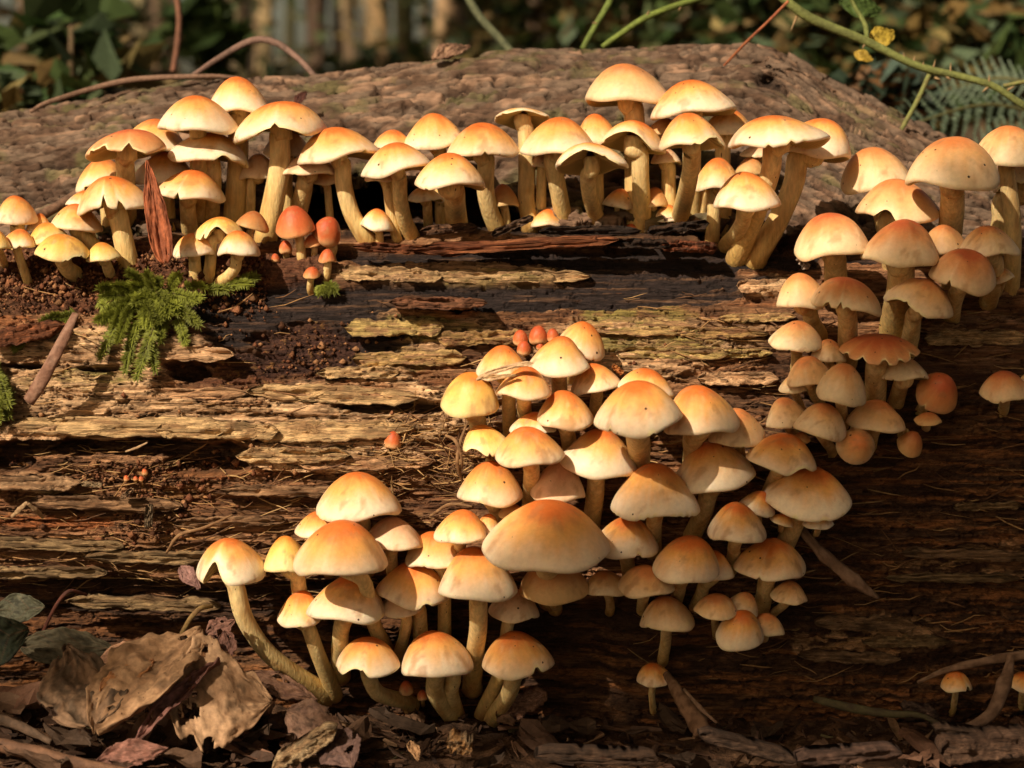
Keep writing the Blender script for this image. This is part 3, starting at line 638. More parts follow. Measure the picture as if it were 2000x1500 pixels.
m('E', 1715, 654, 708, 160, 'flat reddish cap with deep square cut splits around its margin', '1711,722 1710,760 1706,800', 46, sh='d', sty='rus', org=1.35, pitch=9, cuts=[N(-34, 9, .26), N(-2, 8, .30), N(22, 7, .26), N(46, 8, .28), N(-62, 7, .2)], wob=.03)
m('E', 1580, 694, 751, 92, 'cap with a dark crease down its front, right cluster', '1584,758 1592,775 1606,795', 20, roll=-10)
m('E', 1549, 731, 767, 56, 'small pale cap under the left side of the creased cap', '1556,775 1566,800', 16, b=-25)
m('E', 1642, 712, 790, 102, 'smooth orange topped egg shaped cap leaning left, lower right cluster', '1644,798 1648,830', 24, roll=12, sh='d', pitch=14)
m('E', 1768, 695, 738, 92, 'shaded cap behind the square cut splits, short pale stem below', '1760,750 1750,785', 34, b=-35, pitch=-6)
m('E', 1828, 732, 812, 84, 'dark red cap turned to face the viewer at the right of the cluster', '1812,780 1800,800', 24, sty='rus', pitch=52, roll=18, sh='d', org=1.5, cuts=[N(-30, 8, .15)], off=20)
m('E', 1538, 775, 834, 86, 'tan cap lowest at the left of the right cluster', '1545,842 1560,860', 20, roll=-10)
m('E', 1602, 788, 856, 102, 'orange topped smooth cap low in the right cluster, tipped to the right', '1612,862 1625,880', 22, roll=12, sh='d', pitch=12)
m('E', 1710, 782, 842, 118, 'wide smooth cap beneath the square cut split cap', '1704,850 1700,870', 26, roll=6, sh='d')
m('E', 1671, 838, 906, 74, 'drooping cap hanging lowest in the right cluster with its orange crown facing out', '1672,845 1678,830 1690,835', 28, pitch=68, sh='d', off=34)
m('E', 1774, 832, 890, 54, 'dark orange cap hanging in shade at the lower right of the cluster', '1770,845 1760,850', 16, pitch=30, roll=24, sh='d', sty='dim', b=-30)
m('E', 1962, 724, 781, 96, 'solitary red brown cap near the right edge on short hidden stem', '1962,788 1960,800', 22, sh='d', sty='rus')
m('E', 2012, 727, 746, 40, 'pale cap tip cut by the right edge beside the solitary cap', '2014,752', 10, b=-20)
m('E', 1564, 844, 866, 38, 'tiny dark orange cap in shade under the lowest tan caps', '1566,870', 10, sty='dim', b=-50)
m('E', 1960, 524, 549, 44, 'little pale cap below the small tan cap at far right', '1958,555 1950,575', 12, b=-30, roll=-20)
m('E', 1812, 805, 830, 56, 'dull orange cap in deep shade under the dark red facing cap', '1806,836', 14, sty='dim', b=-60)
# tiny red buttons above the central cluster
m('K', 1016, 644, 668, 30, 'leftmost upper red pinhead above the central cluster', '1016,672', 12, sh='o', org=1.3)
m('K', 1051, 636, 664, 36, 'roundest largest red pinhead in the middle of the five', '1051,668', 14, sh='o', org=1.4)
m('K', 1080, 640, 662, 26, 'red pinhead touching the highest cream cap', '1080,666', 10, sh='o', org=1.4)
m('K', 1023, 659, 687, 28, 'front red pinhead, lowest of the five', '1024,690', 11, sh='o', org=1.4, off=9)
m('K', 1055, 664, 680, 16, 'smallest red pinhead half hidden beneath the largest', '1055,683', 8, sh='o', org=1.4)
# big central cluster
m('F', 1133, 629, 694, 98, 'highest cream cap of the central cluster, leaning right', '1120,715 1112,740', 26, roll=16, sh='d', off=16)
m('F', 1092, 658, 730, 119, 'second highest cap of the central cluster with two brown specks', '1092,738 1093,760 1095,790', 33)
m('F', 980, 675, 738, 102, 'cap draped with a pale dry strip at the upper left of central cluster', '992,750 994,800 996,845', 30)
m('F', 918, 727, 808, 117, 'yellow cap at the far upper left of the central cluster', '930,815 934,830 938,860', 36, sty='yel', sh='d')
m('F', 1023, 717, 777, 106, 'cap with smooth rolled rim left of the central stems', '1024,784 1024,800 1026,830', 31)
m('F', 1164, 709, 766, 98, 'cap tilted left with orange tuft of debris behind it', '1166,772 1164,785 1162,812', 26, roll=-9, off=22)
m('F', 1262, 720, 775, 116, 'plain cap hidden behind the large scratched cap', '1262,790 1262,820', 28, roll=8, b=-30)
m('F', 1246, 743, 842, 173, 'large scratched bell cap with thin debris marks in the middle of cluster', '1246,855 1248,880 1246,930', 50, roll=-6)
m('F', 1371, 753, 846, 149, 'big smooth cap right of the large scratched cap', '1354,855 1354,880 1352,915', 42, roll=-5, b=-10)
m('F', 1440, 797, 868, 110, 'red brown topped cap partly under the big smooth cap on the right', '1445,878 1446,900', 22, roll=-4, b=-45, sty='tan')
m('F', 1104, 762, 834, 114, 'cap with curved brown scratch on its crown, centre left', '1107,840 1110,855 1114,880', 33, roll=2)
m('F', 1041, 805, 850, 94, 'low pale cap wedged behind the scratched crown cap', '1045,865 1050,890', 22, b=-40)
m('F', 948, 829, 886, 96, 'yellowish cap with ragged curled left margin showing gills', '957,890 958,900 960,915', 20, bites=[N(-25, 22, .22)], cuts=[N(10, 6, .12)], sty='yel', roll=-8, wob=.06)
m('F', 1034, 832, 907, 133, 'cone cap on a long pale stem left of centre', '1038,915 1038,945 1036,995', 36)
m('F', 1168, 838, 928, 149, 'cone cap with scratched front in the middle of the cluster', '1164,938 1162,970 1154,1025', 38, roll=5)
m('F', 956, 899, 984, 130, 'cone cap on short stem at the left side of the central cluster', '968,990 972,1010 978,1040', 34)
m('F', 1088, 900, 977, 110, 'pinkish brown wrinkled cap between two cone caps', '1090,985 1090,1010', 28, sty='pin', b=-65, org=1.3, dent=[(10, .7, .35, .12)])
m('F', 1280, 907, 1012, 172, 'large cap with white ragged fringe hanging from its rim', '1277,1022 1277,1045 1276,1080', 34, cuts=[N(a_, 4, .05) for a_ in range(-70, 80, 11)], off=40)
m('F', 1396, 864, 955, 162, 'big cone cap tilted up to the right with slanting stem', '1384,965 1374,1000 1350,1050', 39, roll=-6)
m('F', 1068, 979, 1110, 248, 'biggest cap of all, broad honey coloured bell in front of the central cluster', '1070,1125 1075,1160', 50, b=80, off=44)
m('F', 1222, 1010, 1088, 124, 'cap with a small split in its lower margin right of the biggest cap', '1225,1098 1230,1130', 30, roll=3, cuts=[N(22, 6, .14)])
m('F', 953, 1003, 1042, 48, 'tiny cream cap peeping left of a short stem above the biggest cap', '960,1050', 14, b=-50, sh='d')
m('F', 1000, 985, 1012, 54, 'dark orange cap deep behind a stem above the biggest cap', '1002,1020', 14, sty='dim', b=-60)
m('F', 1524, 846, 920, 143, 'cap with an angular notch at lower right, right side of cluster', '1515,930 1500,965', 30, roll=7, bites=[N(30, 20, .16)])
m('F', 1572, 914, 1008, 177, 'broad flat cone at the far right of the central cluster on slanting stem', '1556,1015 1542,1045 1526,1080', 40, roll=3, pitch=10)
m('F', 1477, 958, 1004, 74, 'small pale cap left of the broad flat cone', '1480,1015 1476,1040', 18, b=-15, roll=14)
m('F', 1526, 1002, 1027, 48, 'crumpled scrap of pale cap under the broad flat cone', '1524,1035', 12, b=-50, roll=20)
m('F', 1598, 1005, 1033, 60, 'shaded cap showing beneath the right side of the broad flat cone', '1590,1042', 14, b=-50)
m('F', 1440, 982, 1058, 117, 'cap with a dark speck on its right side, right part of cluster', '1434,1066 1433,1080 1428,1110', 28, roll=3)
m('F', 1338, 1047, 1135, 133, 'orange crowned cap below the fringed cap', '1328,1143 1326,1155 1320,1175', 28, roll=4, sh='d')
m('F', 1396, 1074, 1132, 74, 'cap sliver between two orange crowned caps, lower right', '1376,1142 1370,1160 1358,1185', 27, b=-30)
m('F', 1504, 1054, 1132, 143, 'bright orange crowned cap lowest at the right on slanting stem', '1496,1140 1492,1165 1484,1200', 36, pitch=9)
m('F', 1261, 1104, 1164, 109, 'shaded greenish cap under the split cap', '1256,1170 1254,1190', 24, b=-60, sty='tan', sh='d')
m('F', 1185, 1117, 1164, 88, 'dim flat cap in deep shade below the biggest cap', '1190,1170 1192,1185', 18, b=-70, sty='tan', sh='d')
m('F', 1304, 1165, 1232, 106, 'shaded egg shaped cap low in the cluster on thin crooked stem', '1301,1238 1300,1255 1295,1285', 23, sh='d', sty='tan')
m('F', 1398, 1160, 1208, 86, 'small shaded cap next to the lowest orange tipped egg cap', '1396,1214 1398,1240', 15, sh='d', sty='tan')
m('F', 1449, 1155, 1198, 66, 'narrow shaded cap tipped right behind the lowest egg cap', '1440,1205', 12, roll=24, sty='tan', b=-12)
m('F', 1444, 1195, 1269, 94, 'lowest cap of the central cluster, egg shaped with orange tip', '1440,1265 1436,1262', 18, pitch=22, sh='d')
m('F', 1497, 1198, 1241, 68, 'small greenish shaded cap right of the lowest egg cap', '1490,1248', 14, b=-40, sty='tan', roll=8, sh='d')
m('F', 1540, 1135, 1179, 72, 'shaded cap under the bright orange crowned one at right', '1528,1184 1508,1200', 18, roll=8, b=-60, sty='tan')
m('F', 1082, 1095, 1175, 140, 'very dim cap in the dark behind the biggest cap', '1085,1180', 26, b=-130, sty='dim', sh='d')
# lower left cluster
m('H', 702, 922, 1013, 164, 'highest and broadest cone cap of the lower left cluster', '706,1022 708,1050 712,1100', 38)
m('H', 620, 1000, 1048, 88, 'small cap peeping out left below the highest cone cap', '625,1060 640,1110', 20, b=-50)
m('H', 560, 1046, 1116, 92, 'small smooth yellow cap at left of the big rounded cap', '579,1124 584,1150 592,1200', 32, b=-12, sty='yel')
m('H', 663, 1016, 1124, 180, 'big rounded bell cap in the middle of the lower left cluster', '710,1134 722,1190 734,1228 752,1262', 32, pitch=6)
m('H', 769, 1010, 1073, 116, 'cap with nick in its left margin beside the highest cone cap', '764,1082 766,1110 772,1150', 26, roll=3, bites=[N(-38, 12, .12)], sty='pin')
m('H', 452, 1051, 1138, 140, 'cap with big hooked notch at far left on longest sweeping stem', '461,1146 476,1204 512,1262 558,1304 632,1352', 38, roll=-2, bites=[N(-24, 17, .42)], sh='d', off=34)
m('H', 588, 1154, 1221, 94, 'small orange tipped cone left of the wide cap, stem sweeping right', '602,1226 622,1280 650,1348', 32, b=-16, roll=-3)
m('H', 678, 1123, 1213, 156, 'wide cap with brown stained left edge, front of lower left cluster', '668,1222 664,1260 664,1310', 36, roll=4)
m('H', 806, 1096, 1180, 143, 'pale cap with notch at lower right, centre of the lower left cluster', '818,1190 820,1215 822,1250', 31, roll=5, bites=[N(24, 10, .12)], b=-25)
m('H', 935, 1067, 1170, 159, 'orange topped bell cap with long straight stem, right side of cluster', '934,1180 934,1225 928,1275 922,1335', 38, b=5)
m('H', 853, 1038, 1107, 126, 'cream cap with black speck above the pale notched cap', '866,1116 868,1160 868,1240', 27, roll=2)
m('H', 900, 995, 1058, 106, 'plain cap at the upper right of the lower left cluster next to the biggest cap', '898,1068 896,1100', 26)
m('H', 1004, 1150, 1211, 102, 'shaded pinkish cap behind the orange topped bell cap', '992,1218 986,1260 974,1320 942,1390', 27, sty='pin', b=-60, roll=4)
m('H', 718, 1244, 1318, 124, 'low cap with arched notch at lower left on bent stem', '722,1326 742,1356 800,1372', 33, bites=[N(-22, 22, .22)], sh='d', off=34)
m('H', 853, 1234, 1320, 146, 'rounded speckled cap at the bottom centre on stout stem', '850,1328 852,1356 884,1402', 39, sh='d', off=34)
m('H', 1012, 1234, 1318, 143, 'rounded cap with small slot in its lower right edge, right of bottom pair', '1002,1326 992,1358 960,1406', 36, sh='d', bites=[N(32, 7, .16)], off=34)
m('H', 780, 1160, 1202, 92, 'dim cap hidden behind the pale notched cap', '794,1206 790,1240 779,1278', 24, b=-55, sty='pin')
m('H', 885, 1290, 1318, 60, 'hidden cap whose curved stem stands right of the stout stem', '884,1330 880,1355 890,1390', 34, b=-70, sty='dim')
m('H', 793, 1328, 1352, 28, 'orange button among the stem bases at the bottom of cluster', '793,1356', 12, sty='red', sh='o', b=40, off=10)
m('H', 825, 1345, 1364, 20, 'smaller orange button beside the first among the stem bases', '825,1368', 8, sty='red', sh='o', b=40, off=10)
# singles
m('S', 1278, 1295, 1339, 72, 'small lone cream mushroom on thin stem below the central cluster', '1274,1345 1273,1362 1276,1388', 14, sh='d')
m('S', 1867, 1311, 1351, 62, 'small lone mushroom with torn orange cap near the lower right corner', '1866,1356 1864,1370 1861,1388', 13, sh='d', cuts=[N(40, 14, .3)])
m('S', 2000, 1313, 1349, 62, 'small mushroom at the right edge behind a leaning stick', '1998,1356 1996,1375', 18, sh='d')
m('S', 767, 840, 868, 34, 'single orange red button sitting alone on the pale wood', '767,874', 16, sty='red', sh='o', off=5, org=1.2)
m('P', 283, 910, 925, 12, 'tallest orange pinhead of the little row in the dark crack', '283,928', 8, sty='red', sh='o')
m('P', 247, 928, 937, 11, 'leftmost orange pinhead of the little row in the dark crack', '247,939', 6, sty='red', sh='o')
m('P', 265, 929, 937, 9, 'second orange pinhead from the left in the dark crack', '265,939', 5, sty='red', sh='o')
m('P', 276, 929, 938, 10, 'orange pinhead right beneath the tallest one in the dark crack', '276,940', 6, sty='red', sh='o')
for i_, q_ in enumerate(sorted(MUSH, key=lambda d: (d['g'] not in ('TL', 'RB', 'TM'), d['rim'] + d['b']))):
    build_mushroom(q_, i_)
# ------------------------------------------------------------------ loose pieces on and around the log
def base_pt(px, py, lift=0.0):
    y = prof_y(py); P_ = at(px, py, y - lift); return P_
def slab(name, px, py, ln, ht, lift, thick, seed, c0, c1, rot=0.0, parent=None, label=None, cat=None, group=None, tilt=0.0, jag=.5, Y=None, mat=None, bend=0.0):
    """irregular thick plate split along the grain, lying against the wood"""
    rs = np.random.RandomState(seed); nu, nv = (64 if ln > 100 else 26), 8
    u = np.linspace(-1, 1, nu); v = np.linspace(-1, 1, nv); Ug, Vg = np.meshgrid(u, v)
    end = np.clip((1 - np.abs(u)) * rs.uniform(3, 8), 0, 1) ** .6
    top = end * (1 - jag * fbm(u * 5 + seed, u * 0, 5, 3, .65)); bot = end * (1 - jag * fbm(u * 5 + seed, u * 0 + 7, 5, 5, .65))
    edge = .12 * (fbm(Vg * 1.5 + seed, Ug * 0, 3, 8) - .5) * (np.abs(Ug) > .8)
    X = (Ug + edge) * ln / 2; Yp = np.where(Vg < 0, Vg * top[None], Vg * bot[None]) * ht / 2 + bend * ht * (Ug ** 2 - .4)
    a = math.radians(rot); PX = px + X * math.cos(a) - Yp * math.sin(a); PY = py + X * math.sin(a) + Yp * math.cos(a)
    y0 = (prof_y(py) if Y is None else Y)
    fibn = fbm(Ug * 2.2 + seed, Vg * 5 + seed, 4, 6, .6) - .5
    Yd = y0 - lift - tilt * Yp / max(ht, 1) + (np.array([[prof_y(v_) for v_ in r_] for r_ in PY]) - prof_y(py) if Y is None else 0) - thick * (.5 + (1.6 if thick < .009 else .8) * fibn)
    Fp = np.array([[at(PX[i, j], PY[i, j], Yd[i, j]) for j in range(nu)] for i in range(nv)])
    Bp = Fp + np.array((0, thick, 0)); ctr = Fp.mean((0, 1)); Bp = ctr + (Bp - ctr) * np.array((.97, 1, .9))
    V = np.vstack([Fp.reshape(-1, 3), Bp.reshape(-1, 3)]); n = nu * nv
    rim = list(range(nu)) + [i * nu + nu - 1 for i in range(1, nv)] + [(nv - 1) * nu + j for j in range(nu - 2, -1, -1)] + [i * nu for i in range(nv - 2, 0, -1)]
    side = np.array([(rim[i], rim[(i + 1) % len(rim)], rim[(i + 1) % len(rim)] + n, rim[i] + n) for i in range(len(rim))])
    F_ = grid_faces(nv, nu)
    c = np.empty((nv, nu, 3)); c[:] = c0; c = cm(c, c1, ss(.42, .62, fbm(Ug * 3 + seed, Vg * 4, 4, 9)))
    c = cm(c, np.array(c0) * .45, ss(.55, .7, fbm(Ug * 5 + seed, Vg * 6 + 3, 3, 13)) * .6)
    C = np.vstack([c.reshape(-1, 3)] * 2)
    org_ = np.array(parent.location) if parent else ctr
    o = mk(name, V - org_, [F_[:, ::-1], F_ + n, side], mat or M_WOOD, parent, C)
    if not parent: o.location = ctr
    return tag(o, label, cat, group)

RED = ((.20, .062, .024), (.33, .12, .045)); BLK = ((.032, .02, .014), (.07, .036, .02))
g = 'pieces of broken bark along the ledge under the top row'
slab('bark_strip', 800, 487, 225, 26, .010, .008, 1, *RED, rot=3, label='reddish bark strip at the left end of the broken ledge', cat='bark strip', group=g, Y=.034)
slab('bark_strip', 1010, 478, 400, 30, .014, .010, 2, *RED, rot=-3, label='longest reddish brown bark strip in the middle of the ledge', cat='bark strip', group=g, Y=.036)
slab('bark_strip', 1245, 476, 130, 26, .012, .008, 3, *BLK, rot=2, label='dark splintered bark strip between two reddish pieces', cat='bark strip', group=g, Y=.036)
slab('bark_strip', 1345, 482, 110, 30, .010, .008, 4, (.26, .075, .03), (.12, .05, .025), rot=3, label='short rust coloured bark piece at the right end of the ledge', cat='bark strip', group=g, Y=.034)
slab('bark_chip', 876, 447, 112, 24, .010, .010, 5, (.10, .05, .028), (.2, .1, .05), rot=-4, label='dark bark chip with curled edge in front of the thickest short stem', cat='bark chip', group=g, Y=.046)
slab('bark_chip', 1000, 442, 90, 20, .012, .007, 6, (.16, .09, .05), (.09, .05, .03), rot=-24, label='slanting bark chip raised to the right in the middle of the ledge', cat='bark chip', group=g, Y=.044)
slab('bark_chip', 1150, 452, 200, 28, .010, .012, 7, *BLK, rot=-1, label='black crumbly bark lump behind the longest reddish strip', cat='bark chip', group=g, Y=.048)
slab('bark_chip', 1325, 445, 120, 24, .010, .012, 8, *BLK, rot=-8, label='black jagged bark lump rising to a point at right of ledge', cat='bark chip', group=g, Y=.044)
slab('bark_strip', 45, 652, 150, 46, .010, .010, 9, (.25, .085, .034), (.14, .05, .022), rot=-12, label='rusty red bark slab at the left edge under the mushrooms', cat='bark strip', Y=.012)
slab('wood_lump', 1548, 474, 62, 56, .010, .02, 10, (.05, .022, .014), (.1, .04, .02), rot=-20, label='dark crumbly rotten lump between the top row and the right cluster', cat='wood lump', Y=.066, jag=.8)
slab('wood_lump', 855, 592, 190, 34, .010, .012, 12, (.24, .10, .05), (.15, .065, .03), rot=1, label='reddish brown crumbly wood plate on the smooth dark band', cat='wood lump', jag=.7)
# plates of wood still attached to the log
rsp = np.random.RandomState(4); TAN = [((.74, .45, .24), (.50, .27, .13)), ((.60, .34, .17), (.36, .18, .085)), ((.70, .46, .22), (.44, .25, .115))]
plates = [(150, 668, 290, 60, .005), (330, 690, 250, 44, .006), (120, 752, 230, 44, .006), (330, 770, 300, 30, .005), (230, 835, 420, 52, .012), (60, 845, 150, 40, .010), (420, 842, 240, 44, .013),
          (650, 770, 340, 46, .006), (640, 842, 330, 54, .009), (570, 890, 220, 40, .010), (720, 905, 260, 36, .007), (770, 640, 190, 46, .006), (940, 660, 170, 40, .005), (800, 700, 220, 40, .005),
          (700, 728, 160, 30, .004), (1240, 640, 240, 40, .006), (1310, 690, 220, 34, .006), (1400, 650, 200, 30, .005), (1440, 740, 160, 34, .006), (1494, 558, 110, 34, .006), (1000, 540, 300, 34, .004), (760, 535, 200, 40, .005),
          (60, 945, 190, 38, .008), (200, 985, 300, 36, .006), (100, 1065, 280, 30, .005), (330, 1090, 330, 34, .005), (560, 960, 260, 30, .006), (450, 1020, 220, 26, .005), (80, 1120, 260, 30, .006), (280, 1180, 300, 36, .006), (660, 1075, 190, 26, .004),
          (1690, 1220, 200, 40, .008), (1770, 1255, 170, 30, .008), (1900, 1085, 280, 26, .006), (1860, 1130, 260, 24, .006), (1905, 660, 200, 44, .010), (1830, 640, 120, 30, .008), (1930, 990, 130, 20, .006), (1660, 1285, 200, 30, .010),
          (60, 700, 120, 26, .005), (460, 790, 130, 24, .005), (820, 820, 120, 24, .005), (890, 600, 60, 14, .003), (1480, 620, 150, 24, .005), (1450, 690, 120, 22, .005)]
for i, (px, py, ln, ht, lf) in enumerate(plates):
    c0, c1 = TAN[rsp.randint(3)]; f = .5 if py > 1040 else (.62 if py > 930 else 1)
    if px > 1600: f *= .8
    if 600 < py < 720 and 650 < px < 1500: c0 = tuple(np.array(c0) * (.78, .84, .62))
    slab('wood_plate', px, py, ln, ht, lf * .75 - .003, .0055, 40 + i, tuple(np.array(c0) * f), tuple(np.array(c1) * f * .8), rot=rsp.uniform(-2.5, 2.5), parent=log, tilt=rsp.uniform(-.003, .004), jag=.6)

# fine fibres and splinters standing off the wood
ac = Acc(); rs = np.random.RandomState(8)
for i in range(1150):
    if i < 520: px, py = rs.uniform(-40, 980), rs.uniform(870, 1190)
    elif i < 660: px, py = rs.uniform(760, 960), rs.uniform(800, 960)
    elif i < 780: px, py = rs.uniform(0, 1500), rs.uniform(560, 900)
    else: px, py = rs.uniform(1250, 2030), rs.uniform(600, 1330)
    ln = rs.uniform(14, 75) * (1.5 if rs.rand() < .12 else 1); an = math.radians(rs.normal(0, 16 if not 520 <= i < 660 else 48))
    lf = rs.uniform(.001, .007); pp = []
    for t in (-.5, -.15, .2, .5):
        qx = px + ln * t * math.cos(an); qy = py + ln * t * math.sin(an) + ln * .12 * (t * t) * rs.uniform(-1, 1)
        p0 = wood_pt(qx, min(qy, 1470), .001 + lf * abs(t + .2) * 1.5); pp.append(p0)
    r = rs.uniform(.6, 2.0) * .00022 * (np.array((.5, 1, .9, .3)))
    V, F_, su, _ = tube_geo(pp, r, 4, flat=.5, cap=False)
    tint = np.array([(.42, .26, .11), (.30, .17, .07), (.2, .1, .045), (.36, .2, .08), (.12, .06, .03)][rs.randint(5)]) * (.85 if px > 1300 or py > 1120 else 1)
    ac.add(V, F_[0], tint * rs.uniform(.8, 1.15))
tag(ac.build('wood_fibres', M_TWIG, None), kind='stuff')
# crumbs of red brown rot
ac = Acc()
OCT = np.array([(1, 0, 0), (-1, 0, 0), (0, 1, 0), (0, -1, 0), (0, 0, 1), (0, 0, -1)], float)
OF = np.array([(0, 2, 4), (2, 1, 4), (1, 3, 4), (3, 0, 4), (2, 0, 5), (1, 2, 5), (3, 1, 5), (0, 3, 5)])
def crumb_at(p, r, col_):
    ac.add(p + OCT * r * rs.uniform(.5, 1.3, (6, 3)), OF, np.array(col_) * rs.uniform(.6, 1.4))
for i in range(4200):
    k_ = rs.rand()
    if k_ < .68: px, py = rs.uniform(-30, 520), rs.normal(550, 34)
    elif k_ < .72: px, py = rs.normal(610, 60), rs.normal(690, 34)
    elif k_ < .80: px, py = rs.normal(290, 150), rs.normal(935, 22)
    elif k_ < .9: px, py = rs.normal(290, 45), rs.normal(990, 45)
    else: px, py = rs.uniform(0, 1500), rs.uniform(600, 1150)
    py = min(max(py, 500), 1400)
    crumb_at(wood_pt(px, py, .0012), np.clip(rs.lognormal(-.35, .6), .25, 3.2) * .00085, [(.13, .05, .025), (.2, .085, .04), (.08, .035, .018), (.26, .13, .06)][rs.randint(4)])
tag(ac.build('rot_crumbs', M_SOIL, None), kind='stuff')

def stick(name, label, cat, pts, r, c0, c1, seed, group=None, rough=.2, ns=12, flat=.7, parent=None, n=28, mat=None, lab=True):
    P_ = [at(*p) for p in pts]; C_ = catmull(P_, n); sc = mpp(C_[n // 2])
    rr = np.interp(np.linspace(0, 1, n), np.linspace(0, 1, len(r)), r) * sc
    V, F_, su, sa = tube_geo(C_, rr, ns, rough, seed, flat)
    nn = fbm(su * 12 + seed, sa * 1.6, 4, 9); c = np.empty((len(V), 3)); c[:] = c0; c = cm(c, c1, ss(.42, .6, nn))
    org_ = np.array(parent.location) if parent else P_[0]
    o = mk(name, V - org_, F_, mat or M_TWIG, parent, c)
    if not parent: o.location = org_; tag(o, label, cat, group)
    return o
GRY = ((.21, .13, .085), (.13, .075, .045)); BRN = ((.14, .07, .035), (.08, .04, .02)); PAL = ((.42, .28, .15), (.28, .17, .09))
stick('bark_twig', 'flat reddish grey stick leaning on the pale wood at left with its shadow beside it', 'stick', [(148, 612, -.012), (120, 670, -.018), (86, 735, -.019), (56, 784, -.014)], (7, 12, 14, 12), (.29, .165, .11), (.19, .095, .06), 3, flat=.5, rough=.08)
stick('stick', 'pale pointed stick slanting down over the dark wood at lower right', 'stick', [(1560, 1030, -.012), (1610, 1085, -.02), (1670, 1135, -.024), (1716, 1168, -.022)], (8, 12, 14, 3), *GRY, 5, flat=.6)
stick('stick', 'grey stick leaning up at the right edge before the small mushroom', 'stick', [(1975, 1280, -.030), (1962, 1335, -.034), (1930, 1400, -.040), (1850, 1440, -.045)], (8, 15, 12, 8), *GRY, 7, flat=.7)
stick('stick', 'frayed splintered stick below the central cluster', 'stick', [(1300, 1315, -.006), (1335, 1370, -.02), (1375, 1430, -.036)], (7, 15, 18), (.21, .12, .07), (.12, .065, .035), 9, flat=.6, rough=.3)
stick('stick', 'thin splinter parting from the frayed stick', 'stick', [(1335, 1345, -.022), (1370, 1385, -.030), (1400, 1412, -.036)], (3, 5, 2), *GRY, 10)
stick('stick', 'mossy greenish branch lying along the ground at lower right', 'stick', [(1590, 1365, -.010), (1660, 1382, -.02), (1740, 1394, -.026), (1800, 1398, -.03), (1852, 1424, -.034)], (7, 10, 7, 6, 3), (.075, .065, .03), (.055, .04, .024), 11)
stick('stick', 'long pale root like stick above the torn little mushroom, lower right', 'stick', [(1792, 1333, .004), (1850, 1308, 0), (1930, 1290, -.006), (2010, 1278, -.01)], (4, 6, 8, 10), *GRY, 12, flat=.6)
stick('stem_fragment', 'thin dark red curved leaf stalk at lower left', 'stalk', [(83, 1236, -.026), (108, 1185, -.03), (135, 1155, -.028), (170, 1162, -.02)], (3.5, 3.5, 4, 3), (.12, .04, .025), (.07, .028, .02), 14, rough=.03)
stick('stem_fragment', 'short olive curved stalk left of the long sweeping mushroom stem', 'stalk', [(355, 1238, -.022), (372, 1208, -.026), (392, 1188, -.024), (415, 1184, -.018)], (5, 5, 5, 4), (.22, .14, .05), (.14, .08, .03), 15, rough=.03)
stick('stick', 'brown branch lying along the bottom left corner', 'stick', [(-60, 1440, -.08), (60, 1470, -.088), (160, 1494, -.094), (260, 1512, -.098)], (14, 15, 13, 9), (.11, .055, .03), (.17, .085, .045), 16)
stick('stick', 'greyish stick in the shade above the bottom left branch', 'stick', [(-40, 1395, -.05), (30, 1415, -.056), (100, 1450, -.066)], (10, 10, 6), (.13, .08, .05), (.08, .05, .03), 17)
slab('wood_chip', 592, 1468, 150, 38, .0, .012, 60, (.50, .35, .19), (.36, .22, .11), rot=-34, label='pale splintered wood chip at the bottom, left of centre', cat='wood chip', Y=-.075, jag=.3)
slab('wood_chip', 1930, 1462, 190, 56, .0, .014, 61, (.13, .072, .043), (.085, .045, .026), rot=-6, label='large layered bark chunk in the lower right corner', cat='wood chip', Y=-.075, jag=.3)
slab('wood_chip', 1900, 1436, 150, 20, .0, .010, 62, (.16, .095, .06), (.1, .057, .034), rot=8, label='pale narrow chip on top of the layered bark chunk', cat='wood chip', Y=-.068, jag=.5)
slab('wood_chip', 1460, 1462, 200, 26, .0, .010, 63, (.10, .058, .035), (.06, .033, .02), rot=16, label='thin grey wood chip on the litter right of bottom centre', cat='wood chip', Y=-.07, jag=.25)
slab('wood_chip', 1165, 1482, 240, 24, .0, .012, 64, (.09, .048, .026), (.05, .028, .016), rot=2, label='long dark wood chip along the bottom edge of the picture', cat='wood chip', Y=-.088, jag=.2)
slab('wood_chip', 1660, 1480, 210, 26, .0, .012, 65, (.11, .06, .04), (.07, .037, .024), rot=-4, label='pinkish wood chip along the bottom edge at right', cat='wood chip', Y=-.09, jag=.25)
slab('wood_chip', 1800, 1394, 70, 30, .0, .010, 66, (.16, .10, .075), (.1, .06, .045), rot=10, label='small grey chip behind the mossy greenish branch', cat='wood chip', Y=-.022, jag=.5)
slab('wood_chip', 1020, 1378, 110, 52, .0, .006, 67, (.42, .22, .14), (.3, .15, .09), rot=-30, label='bare pinkish wood patch piece behind the bottom right stem base', cat='wood chip', Y=.004, jag=.5)
slab('wood_chip', 898, 1458, 52, 50, .0, .012, 68, (.40, .20, .07), (.26, .17, .09), rot=20, label='small rough yellowish lump on the ground below the bottom pair', cat='wood chip', Y=-.07, jag=.8)
slab('wood_chip', 178, 947, 42, 12, .010, .003, 69, (.42, .30, .17), (.34, .22, .12), rot=6, label='small flat tan chip beside the orange pinheads', cat='wood chip')
slab('wood_chip', 290, 1010, 16, 60, .008, .003, 70, (.28, .2, .12), (.2, .13, .07), rot=4, label='small upright grey chip under the crumbly pocket at left', cat='wood chip')
slab('wood_chip', 247, 965, 30, 14, .009, .004, 71, (.40, .24, .13), (.3, .17, .09), rot=-38, label='small pinkish chip among crumbs below the orange pinheads', cat='wood chip')
stick('splinter', 'left leg of the little bent splinter leaning on the wood', 'splinter', [(22, 1010, -.008), (38, 995, -.014), (53, 981, -.016)], (3, 5, 3), *PAL, 21, flat=.4)
